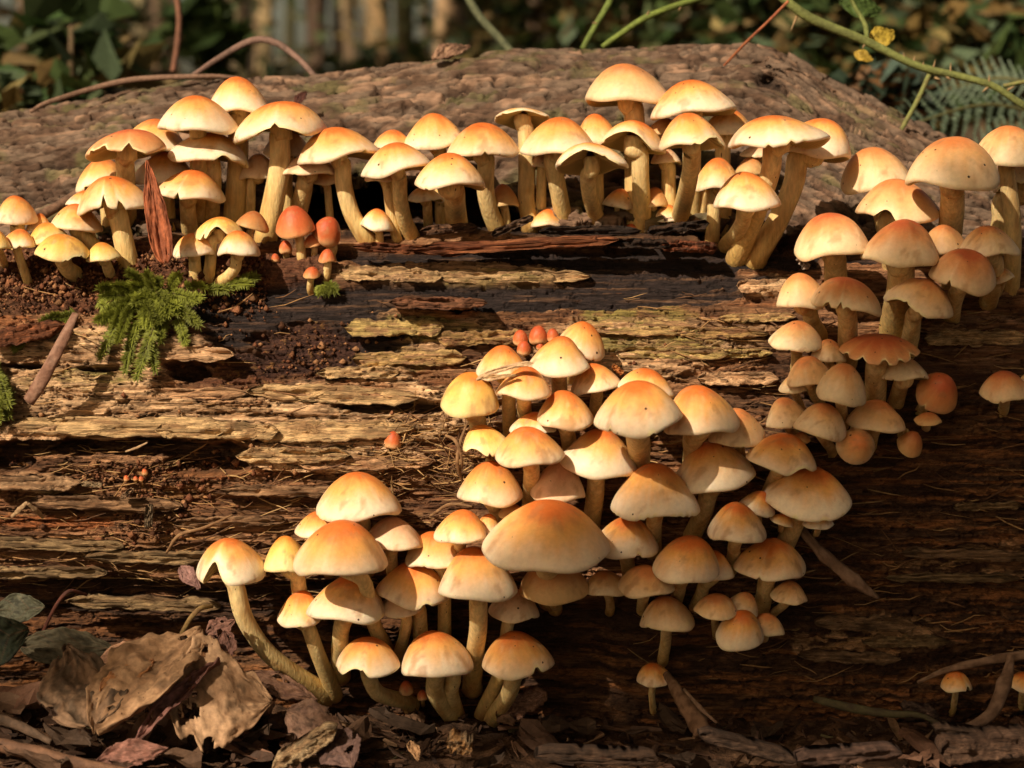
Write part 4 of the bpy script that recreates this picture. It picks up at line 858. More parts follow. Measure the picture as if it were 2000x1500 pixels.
stick('splinter', 'right leg of the little bent splinter leaning on the wood', 'splinter', [(55, 984, -.016), (70, 996, -.013), (84, 1011, -.008)], (3, 5, 4), *PAL, 22, flat=.4)
stick('splinter', 'thin pale splinter across the dark crack', 'splinter', [(245, 882, -.012), (268, 874, -.017), (288, 864, -.016)], (1.5, 2.5, 1.5), *PAL, 23, flat=.5)
for k_, (pts, lb) in enumerate([([(325, 1080, -.012), (350, 1045, -.017), (400, 1030, -.016), (455, 1005, -.010)], 'long brown root fibre reaching towards the far left mushroom cap'),
                                ([(905, 945, -.008), (893, 905, -.016), (900, 860, -.015), (915, 820, -.006)], 'upright bent fibre left of the central cluster'),
                                ([(870, 850, -.010), (890, 862, -.016), (902, 900, -.016), (896, 930, -.010)], 'looping fibre beside the yellow cap stem'),
                                ([(840, 1008, -.006), (880, 985, -.014), (925, 990, -.015)], 'greenish fibre left of the biggest cap')]):
    stick('root_fibre', lb, 'fibre', pts, (2.5, 3.5, 3, 1.5), (.26, .15, .07), (.17, .09, .04), 30 + k_, rough=.06)
slab('dry_strip', 985, 722, 118, 13, .0, .0015, 75, (.74, .52, .30), (.55, .33, .17), rot=-17, label='pale dry strip draped over the upper left cap of the central cluster', cat='dry strip', Y=-.048, jag=.4, mat=M_DEAD, bend=.5)
slab('dry_strip', 975, 735, 70, 8, .0, .0012, 76, (.66, .44, .22), (.5, .28, .12), rot=-4, label='thin tan strip below the pale dry strip on the same cap', cat='dry strip', Y=-.0485, jag=.4, mat=M_DEAD)
slab('debris_scrap', 1207, 722, 26, 16, .0, .004, 77, (.36, .11, .03), (.5, .22, .06), rot=40, label='orange scrap of debris behind the tilted cap', cat='debris', Y=-.02, jag=.7, mat=M_DEAD)
slab('debris_scrap', 1570, 512, 34, 26, .0, .004, 78, (.42, .33, .26), (.3, .22, .17), rot=55, label='grey fluffy scrap hanging under the left reddish dome', cat='debris', Y=-.002, jag=.8, mat=M_DEAD)

# ---- leaves
def leaf(name, label, cat, p0, p1, width, nrm_, c0, c1, seed, curl=0., fold=0., holes=0., group=None, mat=None, lobes=.12, shape=.8, crinkle=.045, nu=44, nv=28, thick=.0004, vein=(.12, .06, .03), parent=None):
    P0, P1 = np.asarray(at(*p0) if len(p0) == 3 else p0), np.asarray(at(*p1))
    Lv = P1 - P0; ln = np.linalg.norm(Lv); Ld = Lv / ln
    Nn = np.array(nrm_, float); Nn -= Ld * Nn.dot(Ld); Nn /= np.linalg.norm(Nn); S = np.cross(Ld, Nn)
    wd = width * mpp(P0)
    u = np.linspace(0.005, .995, nu); v = np.linspace(-1, 1, nv); Ug, Vg = np.meshgrid(u, v, indexing='ij')
    wf = np.sin(np.pi * u ** shape) ** .8
    lb = 1 + lobes * 2 * (fbm(Ug * 7 + seed, np.sign(Vg) * 3 + 5 + 0 * Ug, 4, 3) - .5)
    X = Vg * wf[:, None] * wd / 2 * np.where(np.abs(Vg) > .5, lb, 1)
    cr = crinkle * ln * (2.4 * (fbm(Ug * 3.5 + seed, Vg * 1.8 + seed, 3, 7) - .5) + 0.7 * (np.abs(fbm(Ug * 7 + seed, Vg * 4 + seed, 3, 27) - .5) * 4 - .4))
    Zo = curl * ln * (np.sin(np.pi * Ug)) + fold * np.abs(X) + cr + .35 * curl * ln * Vg ** 2
    V = P0 + Ld * (Ug * ln)[..., None] + S * X[..., None] + Nn * Zo[..., None]
    c = np.empty(V.shape); c[:] = c0; c = cm(c, c1, ss(.38, .62, fbm(Ug * 5 + seed, Vg * 2.4 + seed, 5, 11, .6)))
    c = cm(c, np.array(c0) * .3, ss(.60, .72, fbm(Ug * 7 + seed, Vg * 4 + 3, 4, 15)) * .75)
    c = cm(c, np.array(c0) * 1.35, ss(.6, .7, fbm(Ug * 9 + seed, Vg * 5 + 8, 4, 18)) * .5)
    c *= (.8 + .4 * vn(Ug * 60 + seed, Vg * 30, 19))[..., None]
    vn_ = np.maximum(np.exp(-(X / (wd * .011)) ** 2), .6 * np.exp(-((((Ug + .32 * np.abs(Vg)) * 8) % 1 - .5) / .045) ** 2))
    c = cm(c, vein, vn_ * .7)
    F_ = grid_faces(nu, nv)
    if holes:
        hn = fbm(Ug * 4.5 + seed * 3, Vg * 2.2 + seed, 4, 21, .6); edge_ = np.abs(Vg) ** 4 * .10
        F_ = F_[~((hn + edge_) > 1 - holes).ravel()[F_].any(1)]
    org_ = np.array(parent.location) if parent else P0
    o = mk(name, V.reshape(-1, 3) - org_, F_, mat or M_DEAD, parent, c.reshape(-1, 3))
    sm = o.modifiers.new('thick', 'SOLIDIFY'); sm.thickness = thick
    if not parent: o.location = org_; tag(o, label, cat, group)
    return o
GL = 'dead leaves on the ground at lower left'
leaf('dead_leaf', 'brown shrivelled leaf standing upright among the upper left mushrooms', 'dead leaf', (322, 516, -.004), (287, 312, .006), 48, (.3, -1, .1), (.36, .105, .042), (.24, .07, .03), 2, curl=-.03, fold=.45, lobes=.12, shape=.62, crinkle=.022)
leaf('dead_leaf', 'large greyish folded leaf at lower left, its left half dark and mottled', 'dead leaf', (185, 1428, -.088), (395, 1232, -.030), 185, (-.35, -1, .75), (.25, .14, .07), (.37, .22, .115), 3, curl=.02, fold=.35, holes=.22, group=GL, lobes=.2)
leaf('dead_leaf', 'dark brown mottled leaf panel left of the large folded leaf', 'dead leaf', (178, 1420, -.086), (130, 1262, -.045), 165, (.3, -1, .5), (.085, .055, .032), (.21, .125, .07), 4, curl=.02, fold=.1, holes=.2, group=GL, lobes=.15, shape=.6)
leaf('dead_leaf', 'pale tan leaf with holes and tattered lower edge, lower left', 'dead leaf', (320, 1345, -.066), (530, 1372, -.050), 235, (.0, -1, .95), (.46, .285, .16), (.33, .19, .10), 5, curl=.02, holes=.27, group=GL, lobes=.3, shape=.7)
leaf('dead_leaf', 'peach coloured smooth leaf behind the large folded leaf', 'dead leaf', (190, 1310, -.040), (306, 1262, -.030), 70, (.1, -1, .8), (.56, .31, .19), (.48, .26, .15), 6, curl=.02, group=GL, lobes=.06)
leaf('dead_leaf', 'orange brown torn leaf lying on the large folded leaf', 'dead leaf', (196, 1352, -.072), (300, 1292, -.052), 56, (.0, -1, .7), (.42, .19, .07), (.32, .14, .06), 7, curl=.02, holes=.25, group=GL, lobes=.3)
leaf('dead_leaf', 'grey olive leaf under the peach leaf near the left edge', 'dead leaf', (40, 1262, -.030), (225, 1268, -.030), 74, (-.1, -1, .6), (.10, .085, .05), (.07, .06, .035), 8, curl=.03, group=GL, lobes=.08)
leaf('dead_leaf', 'dark green rounded leaf at the left edge above the litter', 'leaf', (-60, 1270, -.055), (56, 1228, -.050), 100, (.1, -1, .25), (.018, .025, .012), (.026, .03, .014), 9, curl=.06, lobes=.02, group=GL)
leaf('dead_leaf', 'grey green leaf tip against the log at the left edge', 'leaf', (-6, 1192, -.022), (88, 1186, -.026), 60, (.1, -1, .5), (.085, .085, .055), (.06, .06, .035), 10, curl=.03, lobes=.04, group=GL)
leaf('dead_leaf', 'purplish shrivelled leaf scrap left of the long sweeping stem', 'dead leaf', (402, 1240, -.030), (458, 1212, -.028), 40, (.2, -1, .4), (.22, .11, .08), (.15, .07, .05), 11, curl=.06, holes=.3, group=GL, lobes=.4)
leaf('dead_leaf', 'purplish hanging leaf scrap below the first scrap', 'dead leaf', (440, 1232, -.034), (446, 1290, -.040), 36, (.3, -1, .1), (.19, .09, .065), (.13, .06, .045), 12, curl=.08, holes=.25, group=GL, lobes=.4)
leaf('dead_leaf', 'crumpled grey leaf tuft above the tan tattered leaf', 'dead leaf', (296, 1282, -.036), (392, 1272, -.034), 60, (.0, -1, .5), (.24, .17, .12), (.16, .11, .08), 13, curl=.05, holes=.25, group=GL, lobes=.4)
leaf('dead_leaf', 'brown curled leaf strip crossing the tan tattered leaf', 'dead leaf', (268, 1450, -.085), (430, 1290, -.05), 34, (-.5, -1, .4), (.22, .10, .08), (.15, .07, .05), 14, curl=.02, fold=.8, holes=.2, group=GL, lobes=.4)
leaf('dead_leaf', 'dull brown leaf at the bottom below the sweeping stem', 'dead leaf', (560, 1392, -.052), (672, 1430, -.062), 84, (.1, -1, .9), (.23, .135, .09), (.15, .085, .06), 15, curl=.02, holes=.2, group=GL, lobes=.3)
leaf('dead_leaf', 'dark brown leaf hanging below the dull brown one', 'dead leaf', (640, 1432, -.066), (690, 1500, -.09), 90, (.1, -1, .5), (.13, .075, .06), (.09, .05, .04), 16, curl=.03, holes=.2, group=GL, lobes=.25)
leaf('dead_leaf', 'small ginger curled leaf at the bottom left of centre', 'dead leaf', (800, 1450, -.07), (816, 1486, -.085), 22, (.3, -1, .3), (.34, .19, .09), (.24, .13, .06), 17, curl=.06, lobes=.1)
leaf('dead_leaf', 'reddish crumpled leaf scrap at the bottom left corner litter', 'dead leaf', (190, 1490, -.092), (330, 1462, -.085), 60, (.0, -1, .8), (.24, .11, .08), (.15, .07, .05), 18, curl=.03, holes=.3, group=GL, lobes=.35)
leaf('dead_leaf', 'narrow brown leaf edge under the base of the sweeping stem', 'dead leaf', (486, 1318, -.035), (620, 1368, -.035), 52, (.1, -1, .7), (.19, .10, .06), (.12, .06, .04), 19, curl=.02, holes=.25, group=GL, lobes=.3)
leaf('dead_leaf', 'reddish dry leaf scrap above the notch of the far left cap', 'dead leaf', (352, 1108, -.012), (390, 1150, -.018), 32, (.2, -1, .3), (.24, .13, .11), (.16, .08, .07), 20, curl=.05, holes=.2, lobes=.35)
leaf('dead_leaf', 'brown dry leaf resting on top of the log against the trees', 'dead leaf', (846, 118, .165), (918, 92, .185), 40, (-.1, -1, .9), (.30, .18, .11), (.2, .11, .07), 21, curl=.08, lobes=.1)
leaf('dead_leaf', 'tiny curled brown leaf on the bark behind the wavy cap', 'dead leaf', (578, 205, .118), (598, 180, .125), 20, (-.1, -1, .6), (.09, .03, .02), (.06, .02, .015), 22, curl=.1, lobes=.2)

# ---- moss
def moss_shoot(parent, P0, dirv, ln, rs, big=1.0):
    d = np.array(dirv, float); d /= np.linalg.norm(d)
    n = 20; t = np.linspace(0, 1, n); grav = np.array((0, -.15, -1.)) * rs.uniform(.15, .5)
    C_ = P0 + (d[None] * t[:, None] + grav[None] * (t[:, None] ** 2) * .55) * ln
    A_ = Acc(); gc0 = np.array((.18, .20, .028)) * rs.uniform(.6, 1.3)
    V, F_, su, _ = tube_geo(C_, .00035 * big * np.linspace(1.2, .4, n), 4, cap=False); A_.add(V, F_[0], (.12, .11, .03))
    side0 = np.cross(d, np.array((rs.normal() * .3, -1., rs.normal() * .4))); side0 /= np.linalg.norm(side0)
    upn = np.cross(side0, d)
    VV = []; CC = []
    for k_ in range(1, n):
        T = C_[min(k_ + 1, n - 1)] - C_[k_ - 1]; T /= np.linalg.norm(T) + 1e-9
        bl = ln * .13 * math.sin(math.pi * min(1, t[k_] * .8 + .18)) * rs.uniform(.7, 1.2)
        for sg in (-1, 1):
            bd = T * .75 + sg * side0 * .8 + upn * rs.normal() * .25; bd /= np.linalg.norm(bd)
            for jx in range(7):
                o_ = C_[k_] + bd * bl * (jx + .4) / 7
                for s2 in (-1, 1):
                    ld_ = bd * .9 + s2 * np.cross(bd, upn) * .55 + upn * rs.normal() * .45; ld_ /= np.linalg.norm(ld_)
                    l2 = .0027 * big * rs.uniform(.6, 1.4) * (1 - .35 * jx / 7); wv = np.cross(ld_, upn) * l2 * .13
                    VV += [o_ - wv, o_ + wv, o_ + ld_ * l2]; CC += [gc0 * .85, gc0 * .85, gc0 * 1.35 + (.03, .03, 0)]
        for s2 in (-1, 1):
            ld_ = T * .8 + s2 * side0 * .5 + upn * rs.normal() * .5; l2 = .003 * big; wv = np.cross(ld_, upn) * l2 * .16
            VV += [C_[k_] - wv, C_[k_] + wv, C_[k_] + ld_ * l2]; CC += [gc0, gc0, gc0 * 1.3]
    A_.add(np.array(VV), np.arange(len(VV)).reshape(-1, 3), np.array(CC))
    o = A_.build('moss_shoot', M_MOSS, None, smooth=False)
    o.data.transform(Matrix.Translation(-Vector(parent.location))); o.parent = parent
rs = np.random.RandomState(21)
def moss(label, px, py, shoots, lift):
    base = base_pt(px, py); r_ = empty('moss_clump', base, label, 'moss', 'green moss on the log')
    for (sx_, sy_, ang, ln, fwd) in shoots:
        P0 = base_pt(sx_, sy_, lift * rs.uniform(.4, 1.2)); a_ = math.radians(ang)
        moss_shoot(r_, P0, (math.cos(a_), -fwd, math.sin(a_)), ln * .00022, rs)
sh = []
for i in range(54):
    x_ = rs.normal(298, 38); y_ = rs.normal(582, 16); a_ = rs.uniform(-230, 50)
    sh.append((x_, y_, a_, rs.uniform(26, 62), rs.uniform(.2, 1.2)))
sh += [(285, 565, 118, 62, .4), (300, 570, 100, 50, .4), (330, 565, 60, 55, .5), (260, 580, 165, 62, .4), (350, 590, 20, 52, .4), (345, 600, -25, 58, .5), (262, 640, -100, 78, .4), (235, 620, -120, 74, .4), (300, 640, -108, 95, .5), (360, 560, 12, 46, .3), (290, 650, -75, 72, .5), (345, 620, -65, 52, .4)]
moss('big feathery green moss clump on the soil below the upper left mushrooms', 300, 585, sh, .010)
moss('moss hanging down at the left picture edge', -6, 730, [(rs.normal(-14, 9), rs.uniform(690, 790), rs.uniform(-115, -45), rs.uniform(40, 75), rs.uniform(.2, .7)) for _ in range(16)], .012)
moss('small green moss sprig under the lowest red button', 640, 552, [(638 + rs.normal() * 5, 556, rs.uniform(-200, 20), rs.uniform(9, 15), .5) for _ in range(5)], .004)
moss('creeping moss strand on pale wood beside the leaning stick', 100, 630, [(150, 612, 195, 60, .3), (110, 628, 205, 60, .3), (70, 648, 205, 45, .3), (120, 615, 190, 40, .4), (140, 620, 215, 46, .3)], .006)
moss('thin moss strand creeping right past the small cream pair', 450, 548, [(405, 566, 10, 46, .3), (440, 558, 16, 52, .3), (470, 548, 18, 36, .3)], .005)

# ---- ground
gx = np.concatenate([np.linspace(-60, -.35, 24)[:-1], np.linspace(-.35, .35, 360), np.linspace(.35, 60, 24)[1:]])
gy = np.concatenate([np.linspace(-40, -1, 12)[:-1], np.linspace(-1., -.2, 20)[:-1], np.linspace(-.2, .05, 150), np.linspace(.05, 1.5, 20)[1:], np.linspace(1.5, 90, 26)[1:]])
GX, GY = np.meshgrid(gx, gy)
near = ss(.45, .3, np.abs(GX)) * ss(-.35, -.15, GY) * ss(.09, .05, GY)
gz = near * (.010 * (fbm(GX * 40, GY * 40, 4, 33) - .5) + .004 * (fbm(GX * 260, GY * 260, 3, 37) - .5) + .012 * ss(-.06, -.2, GX)) - .018
gz += (1 - near) * .03 * (fbm(GX * 2, GY * 2, 3, 39) - .5) - .02 * ss(.3, .8, np.abs(GY))
gc = np.empty(GX.shape + (3,)); gc[:] = (.045, .024, .013)
gc = cm(gc, (.10, .052, .028), ss(.5, .65, fbm(GX * 120, GY * 160, 4, 41))); gc = cm(gc, (.16, .09, .05), ss(.62, .72, fbm(GX * 90, GY * 200, 4, 43)) * .7)
gc = cm(gc, (.10, .07, .03), ss(.5, 2, np.abs(GY)) * .8)
tag(mk('forest_floor', np.stack([GX, GY, gz], -1).reshape(-1, 3), grid_faces(len(gy), len(gx)), M_SOIL, None, gc.reshape(-1, 3)), kind='structure')
ac = Acc(); rs = np.random.RandomState(31)
for i in range(1900):
    x_ = rs.uniform(-.30, .30); y_ = rs.uniform(-.17, .012) if rs.rand() < .8 else rs.uniform(-.04, .006); s_ = rs.uniform(.0008, .0045) * (1.9 if rs.rand() < .08 else 1)
    ax_ = rs.normal(size=3) * (1, 1, .35); ax_ /= np.linalg.norm(ax_); bx_ = np.cross(ax_, rs.normal(size=3)); bx_ /= np.linalg.norm(bx_); nx_ = np.cross(ax_, bx_)
    o_ = np.array((x_, y_, -.017 + .004 * rs.rand() + .012 * float(ss(-.06, -.2, x_))))
    el = rs.uniform(1, 3.5)
    V = [o_ + ax_ * s_ * el * a_ + bx_ * s_ * b_ * .5 + nx_ * s_ * .12 * rs.normal() for a_, b_ in ((-.5, -.3), (-.1, -.55), (.5, -.2), (.45, .3), (0, .5), (-.45, .35))]
    V = np.array(V); V = np.vstack([V, V + nx_ * s_ * .14])
    Fq = np.array([(0, 1, 2, 3), (0, 3, 4, 5), (9, 8, 7, 6), (11, 10, 9, 6)] + [(k_, (k_ + 1) % 6, (k_ + 1) % 6 + 6, k_ + 6) for k_ in range(6)])
    ac.add(V, Fq, np.array([(.05, .026, .015), (.09, .045, .026), (.14, .075, .043), (.07, .04, .026), (.22, .13, .07), (.035, .02, .013), (.08, .065, .028)][rs.choice(7, p=[.28, .24, .14, .14, .06, .1, .04])]) * rs.uniform(.7, 1.3))
for i in range(150):                       # small torn scraps of leaf packed among the chips
    x_ = rs.uniform(-.30, .30) if rs.rand() < .6 else rs.uniform(-.26, -.06); y_ = rs.uniform(-.16, .0); s_ = rs.uniform(.006, .017)
    uu, vv = np.meshgrid(np.linspace(-1, 1, 7), np.linspace(-1, 1, 6)); wz = np.sqrt(np.clip(1.05 - uu ** 2, 0, 1)) * (1 + .7 * (fbm(uu * 2 + i, vv * 0, 3, 5) - .5))
    th_ = rs.uniform(0, 6.28); q0 = uu * s_; q1 = vv * wz * s_ * rs.uniform(.4, .8); q2 = s_ * .9 * (fbm(uu * 1.2 + i, vv * 1.2 + i * .7, 3, 6) - .35) + s_ * rs.uniform(-.3, .5) * uu
    V = np.stack([x_ + q0 * math.cos(th_) - q1 * math.sin(th_), y_ + (q0 * math.sin(th_) + q1 * math.cos(th_)), -.012 + .012 * float(ss(-.06, -.2, x_)) + np.maximum(q2, -.003)], -1).reshape(-1, 3)
    ac.add(V, grid_faces(6, 7), np.array([(.12, .065, .036), (.17, .10, .06), (.08, .043, .026), (.055, .033, .02), (.15, .075, .044)][rs.randint(5)]) * rs.uniform(.7, 1.2))
tag(ac.build('leaf_litter', M_DEAD, None, smooth=False), kind='stuff')
# ------------------------------------------------------------------ twigs and bramble over the log
stick('twig', 'long thin brown twig lying along the far left top of the log', 'twig', [(60, 218, .15), (105, 196, .16), (250, 157, .175), (400, 149, .18), (470, 152, .185)], (4, 5, 6, 5, 3), (.22, .13, .085), (.14, .08, .05), 41, rough=.04)
stick('twig', 'arched grey twig bent like a hoop above the left of the log', 'twig', [(372, 150, .20), (430, 112, .21), (490, 80, .215), (535, 82, .215), (580, 112, .21), (618, 152, .20)], (4, 6, 7, 7, 6, 5), (.20, .12, .09), (.13, .08, .06), 42, rough=.05)
stick('twig', 'dim brown stick across the bark at the far left, behind the mushrooms', 'twig', [(60, 432, .055), (120, 398, .072), (190, 352, .086)], (11, 10, 8), (.19, .11, .07), (.12, .07, .045), 43, rough=.06)
stick('twig', 'thin red twig standing up from the log top at right', 'twig', [(1405, 138, .165), (1455, 85, .150), (1500, 42, .14), (1540, 2, .135)], (2.5, 3, 3, 3), (.34, .12, .05), (.25, .08, .04), 44, rough=.03, ns=7)
GRN = ((.17, .19, .055), (.12, .13, .04))
def bramble(label, pts, r, c0, c1, seed, thorns=(), shoots=(), leaves=()):
    P0 = at(*pts[0]); root = empty('bramble_stem', P0, label, 'bramble', 'bramble stems above the log')
    stick('stem', None, None, pts, r, c0, c1, seed, rough=.03, parent=root, ns=10, flat=1)
    for (tx, ty, ty_y, dx, dy) in thorns:
        stick('thorn', None, None, [(tx, ty, ty_y), (tx + dx * .5, ty + dy * .5, ty_y - .001), (tx + dx, ty + dy, ty_y - .001)], (3.2, 2, .5), (.30, .2, .1), (.2, .13, .05), seed, rough=.0, parent=root, ns=6, n=6, flat=1)
    for sp_ in shoots: stick('side_shoot', None, None, sp_[0], sp_[1], c0, sp_[2], seed + 5, rough=.04, parent=root, ns=8, flat=1)
    for (a_, b_, w_, c_) in leaves: leaf('leaf', None, None, a_, b_, w_, (.1, -1, .5), c_, tuple(np.array(c_) * .75), seed, curl=.08, lobes=.08, mat=M_LEAF, parent=root, vein=tuple(np.array(c_) * 1.3))
    return root
Yb = .16
TH = [(1768, 118, Yb, -4, -16), (1784, 124, Yb, 3, -16), (1802, 134, Yb, 2, -14), (1822, 138, Yb, 5, -22), (1856, 146, Yb, 1, -24), (1932, 164, Yb, 0, -18), (1556, 32, Yb, -12, 30), (1846, 148, Yb, 12, 8), (1930, 170, Yb, -12, 10), (1975, 190, Yb, -10, -12), (1690, 84, Yb, -6, 12), (1826, 152, Yb, 12, 4), (1968, 176, Yb, 14, -8)]
bramble('thickest thorny bramble stem arching across the top right corner', [(1520, -12, Yb), (1580, 34, Yb), (1690, 80, Yb), (1790, 128, Yb), (1880, 150, Yb), (1940, 168, Yb), (1990, 200, Yb), (2060, 240, Yb)], (9, 10, 9, 8, 7.5, 7, 7, 7), *GRN, 51, TH,
        [([(1815, 146, Yb), (1792, 196, Yb - .002), (1762, 250, Yb - .004), (1745, 278, Yb - .006), (1728, 290, Yb - .008)], (5, 5, 4.5, 4, 2), (.16, .14, .05)),
         ([(1692, 84, Yb), (1690, 50, Yb + .01), (1668, 10, Yb + .02), (1655, -20, Yb + .02)], (5, 5, 4, 4), (.1, .12, .03)),
         ([(1960, 168, Yb), (2000, 160, Yb), (2040, 158, Yb)], (4, 4, 3), (.2, .16, .06))],
        [((1700, 85, Yb + .02), (1745, 62, Yb + .03), 44, (.50, .36, .05)), ((1668, 104, Yb + .03), (1704, 118, Yb + .03), 26, (.50, .34, .05)), ((1640, 8, Yb + .04), (1720, 22, Yb + .05), 60, (.08, .13, .03))])
bramble('straight green bramble stem rising steeply near top centre right', [(1138, 96, .23), (1160, 55, .23), (1188, 8, .235), (1200, -25, .235)], (6, 6, 6.5, 6.5), (.14, .19, .04), (.1, .13, .03), 52, [(1166, 46, .23, -10, -2)])
bramble('slanting green bramble stem crossing to the upper right of centre', [(1176, 92, .22), (1215, 64, .22), (1262, 34, .22), (1330, 8, .225), (1420, -18, .23)], (5, 6, 6.5, 6.5, 6), (.16, .21, .04), (.11, .14, .03), 53, [(1262, 34, .22, 6, -14), (1330, 10, .225, -4, 12)])
bramble('blurred grey green bramble stem leaning left at top centre', [(1012, 118, .36), (975, 75, .36), (935, 30, .36), (905, -20, .36)], (8, 8, 8, 8), (.14, .15, .08), (.10, .11, .06), 54)
bramble('blurred reddish stem hanging upright at top left', [(338, 140, .45), (346, 90, .45), (350, 40, .45), (344, -20, .45)], (6, 6, 6, 6), (.22, .10, .06), (.15, .07, .04), 55)

# ---- a fern behind the log
fr = empty('fern', at(1990, 330, .50), 'grey green fern frond behind the log at the right edge', 'fern')
def frond(p0, p1, wd, seed, nrm_=(0, -1, .4)):
    rs = np.random.RandomState(seed); P0, P1 = at(*p0), at(*p1); C_ = catmull([P0, (P0 + P1) / 2 + (0, 0, .012), P1], 30); A_ = Acc()
    V, F_, _, _ = tube_geo(C_, np.linspace(.0016, .0005, 30), 5, cap=False); A_.add(V, F_[0], (.16, .15, .06))
    T = (P1 - P0) / np.linalg.norm(P1 - P0); Nn = np.array(nrm_, float); S = np.cross(T, Nn); S /= np.linalg.norm(S); Nn = np.cross(S, T)
    sc = mpp(P0)
    for k_ in range(2, 30, 2):
        L2 = wd * sc * .5 * math.sin(math.pi * min(1, .12 + .9 * (1 - k_ / 30))) ** .8
        for sg in (-1, 1):
            d = S * sg * .92 + T * .45; d /= np.linalg.norm(d); e = np.cross(d, Nn); nn_ = 9
            for jx in range(nn_):
                o_ = C_[k_] + d * L2 * jx / nn_ - Nn * .1 * L2 * (jx / nn_) ** 2; l_ = L2 * .13 * (1 - .75 * jx / nn_)
                for s2 in (-1, 1):
                    tip = o_ + e * s2 * l_ + d * l_ * .35 + Nn * rs.normal() * l_ * .15
                    A_.add(np.array([o_, o_ + d * L2 / nn_ * .95, tip + d * l_ * .3, tip]), np.array([(0, 1, 2, 3)]), np.array((.14, .19, .12)) * rs.uniform(.7, 1.2))
    o = A_.build('frond', M_LEAF, None, smooth=False); o.data.transform(Matrix.Translation(-Vector(fr.location))); o.parent = fr
frond((2080, 238, .42), (1768, 246, .36), 150, 1); frond((2090, 200, .44), (1840, 178, .46), 110, 2); frond((2100, 280, .45), (1890, 300, .50), 110, 3)

# ------------------------------------------------------------------ the wood behind
rs = np.random.RandomState(77)
def leaves_geo(A_, ctr, rad, n, size, pal, rs, flatten=.5, shell=.0):
    """n single folded leaves spread through an uneven volume"""
    p = rs.normal(size=(n, 3)); p /= np.linalg.norm(p, axis=1)[:, None]; p *= (rs.rand(n, 1) ** (1 / 2.2)); p = p * rad
    keep = fbm(p[:, 0] / rad[0] * 2.2 + 9 + ctr[0], p[:, 2] / rad[2] * 2.2 + 9 + p[:, 1] / rad[1], 3, 5) > .42
    p = p[keep] + ctr; n = len(p)
    a = rs.normal(size=(n, 3)) * (1, 1, .5); a /= np.linalg.norm(a, axis=1)[:, None]
    nn = rs.normal(size=(n, 3)) * (.6, .6, .4) + (0, -.3, .9); b = np.cross(a, nn); b /= np.linalg.norm(b, axis=1)[:, None] + 1e-9; c_ = np.cross(a, b)
    s = (size * rs.uniform(.55, 1.35, n))[:, None]
    V = np.stack([p - a * s * .5, p - a * s * .1 + b * s * .32 + c_ * s * .07, p + a * s * .55, p - a * s * .1 - b * s * .32 + c_ * s * .07, p - a * s * .1, ], 1)
    i = np.arange(n)[:, None] * 5
    F_ = np.concatenate([i + (0, 1, 4), i + (1, 2, 4), i + (2, 3, 4), i + (3, 0, 4)])
    C = np.repeat(np.array(pal)[rs.randint(len(pal), size=n)] * rs.uniform(.6, 1.25, (n, 1)), 5, 0)
    A_.add(V.reshape(-1, 3), F_, C)
GP = [(.045, .085, .02), (.06, .10, .025), (.035, .06, .02), (.09, .11, .03), (.14, .10, .03), (.05, .075, .03)]
AP = [(.16, .10, .03), (.20, .13, .035), (.08, .09, .025), (.12, .06, .025), (.06, .08, .02)]
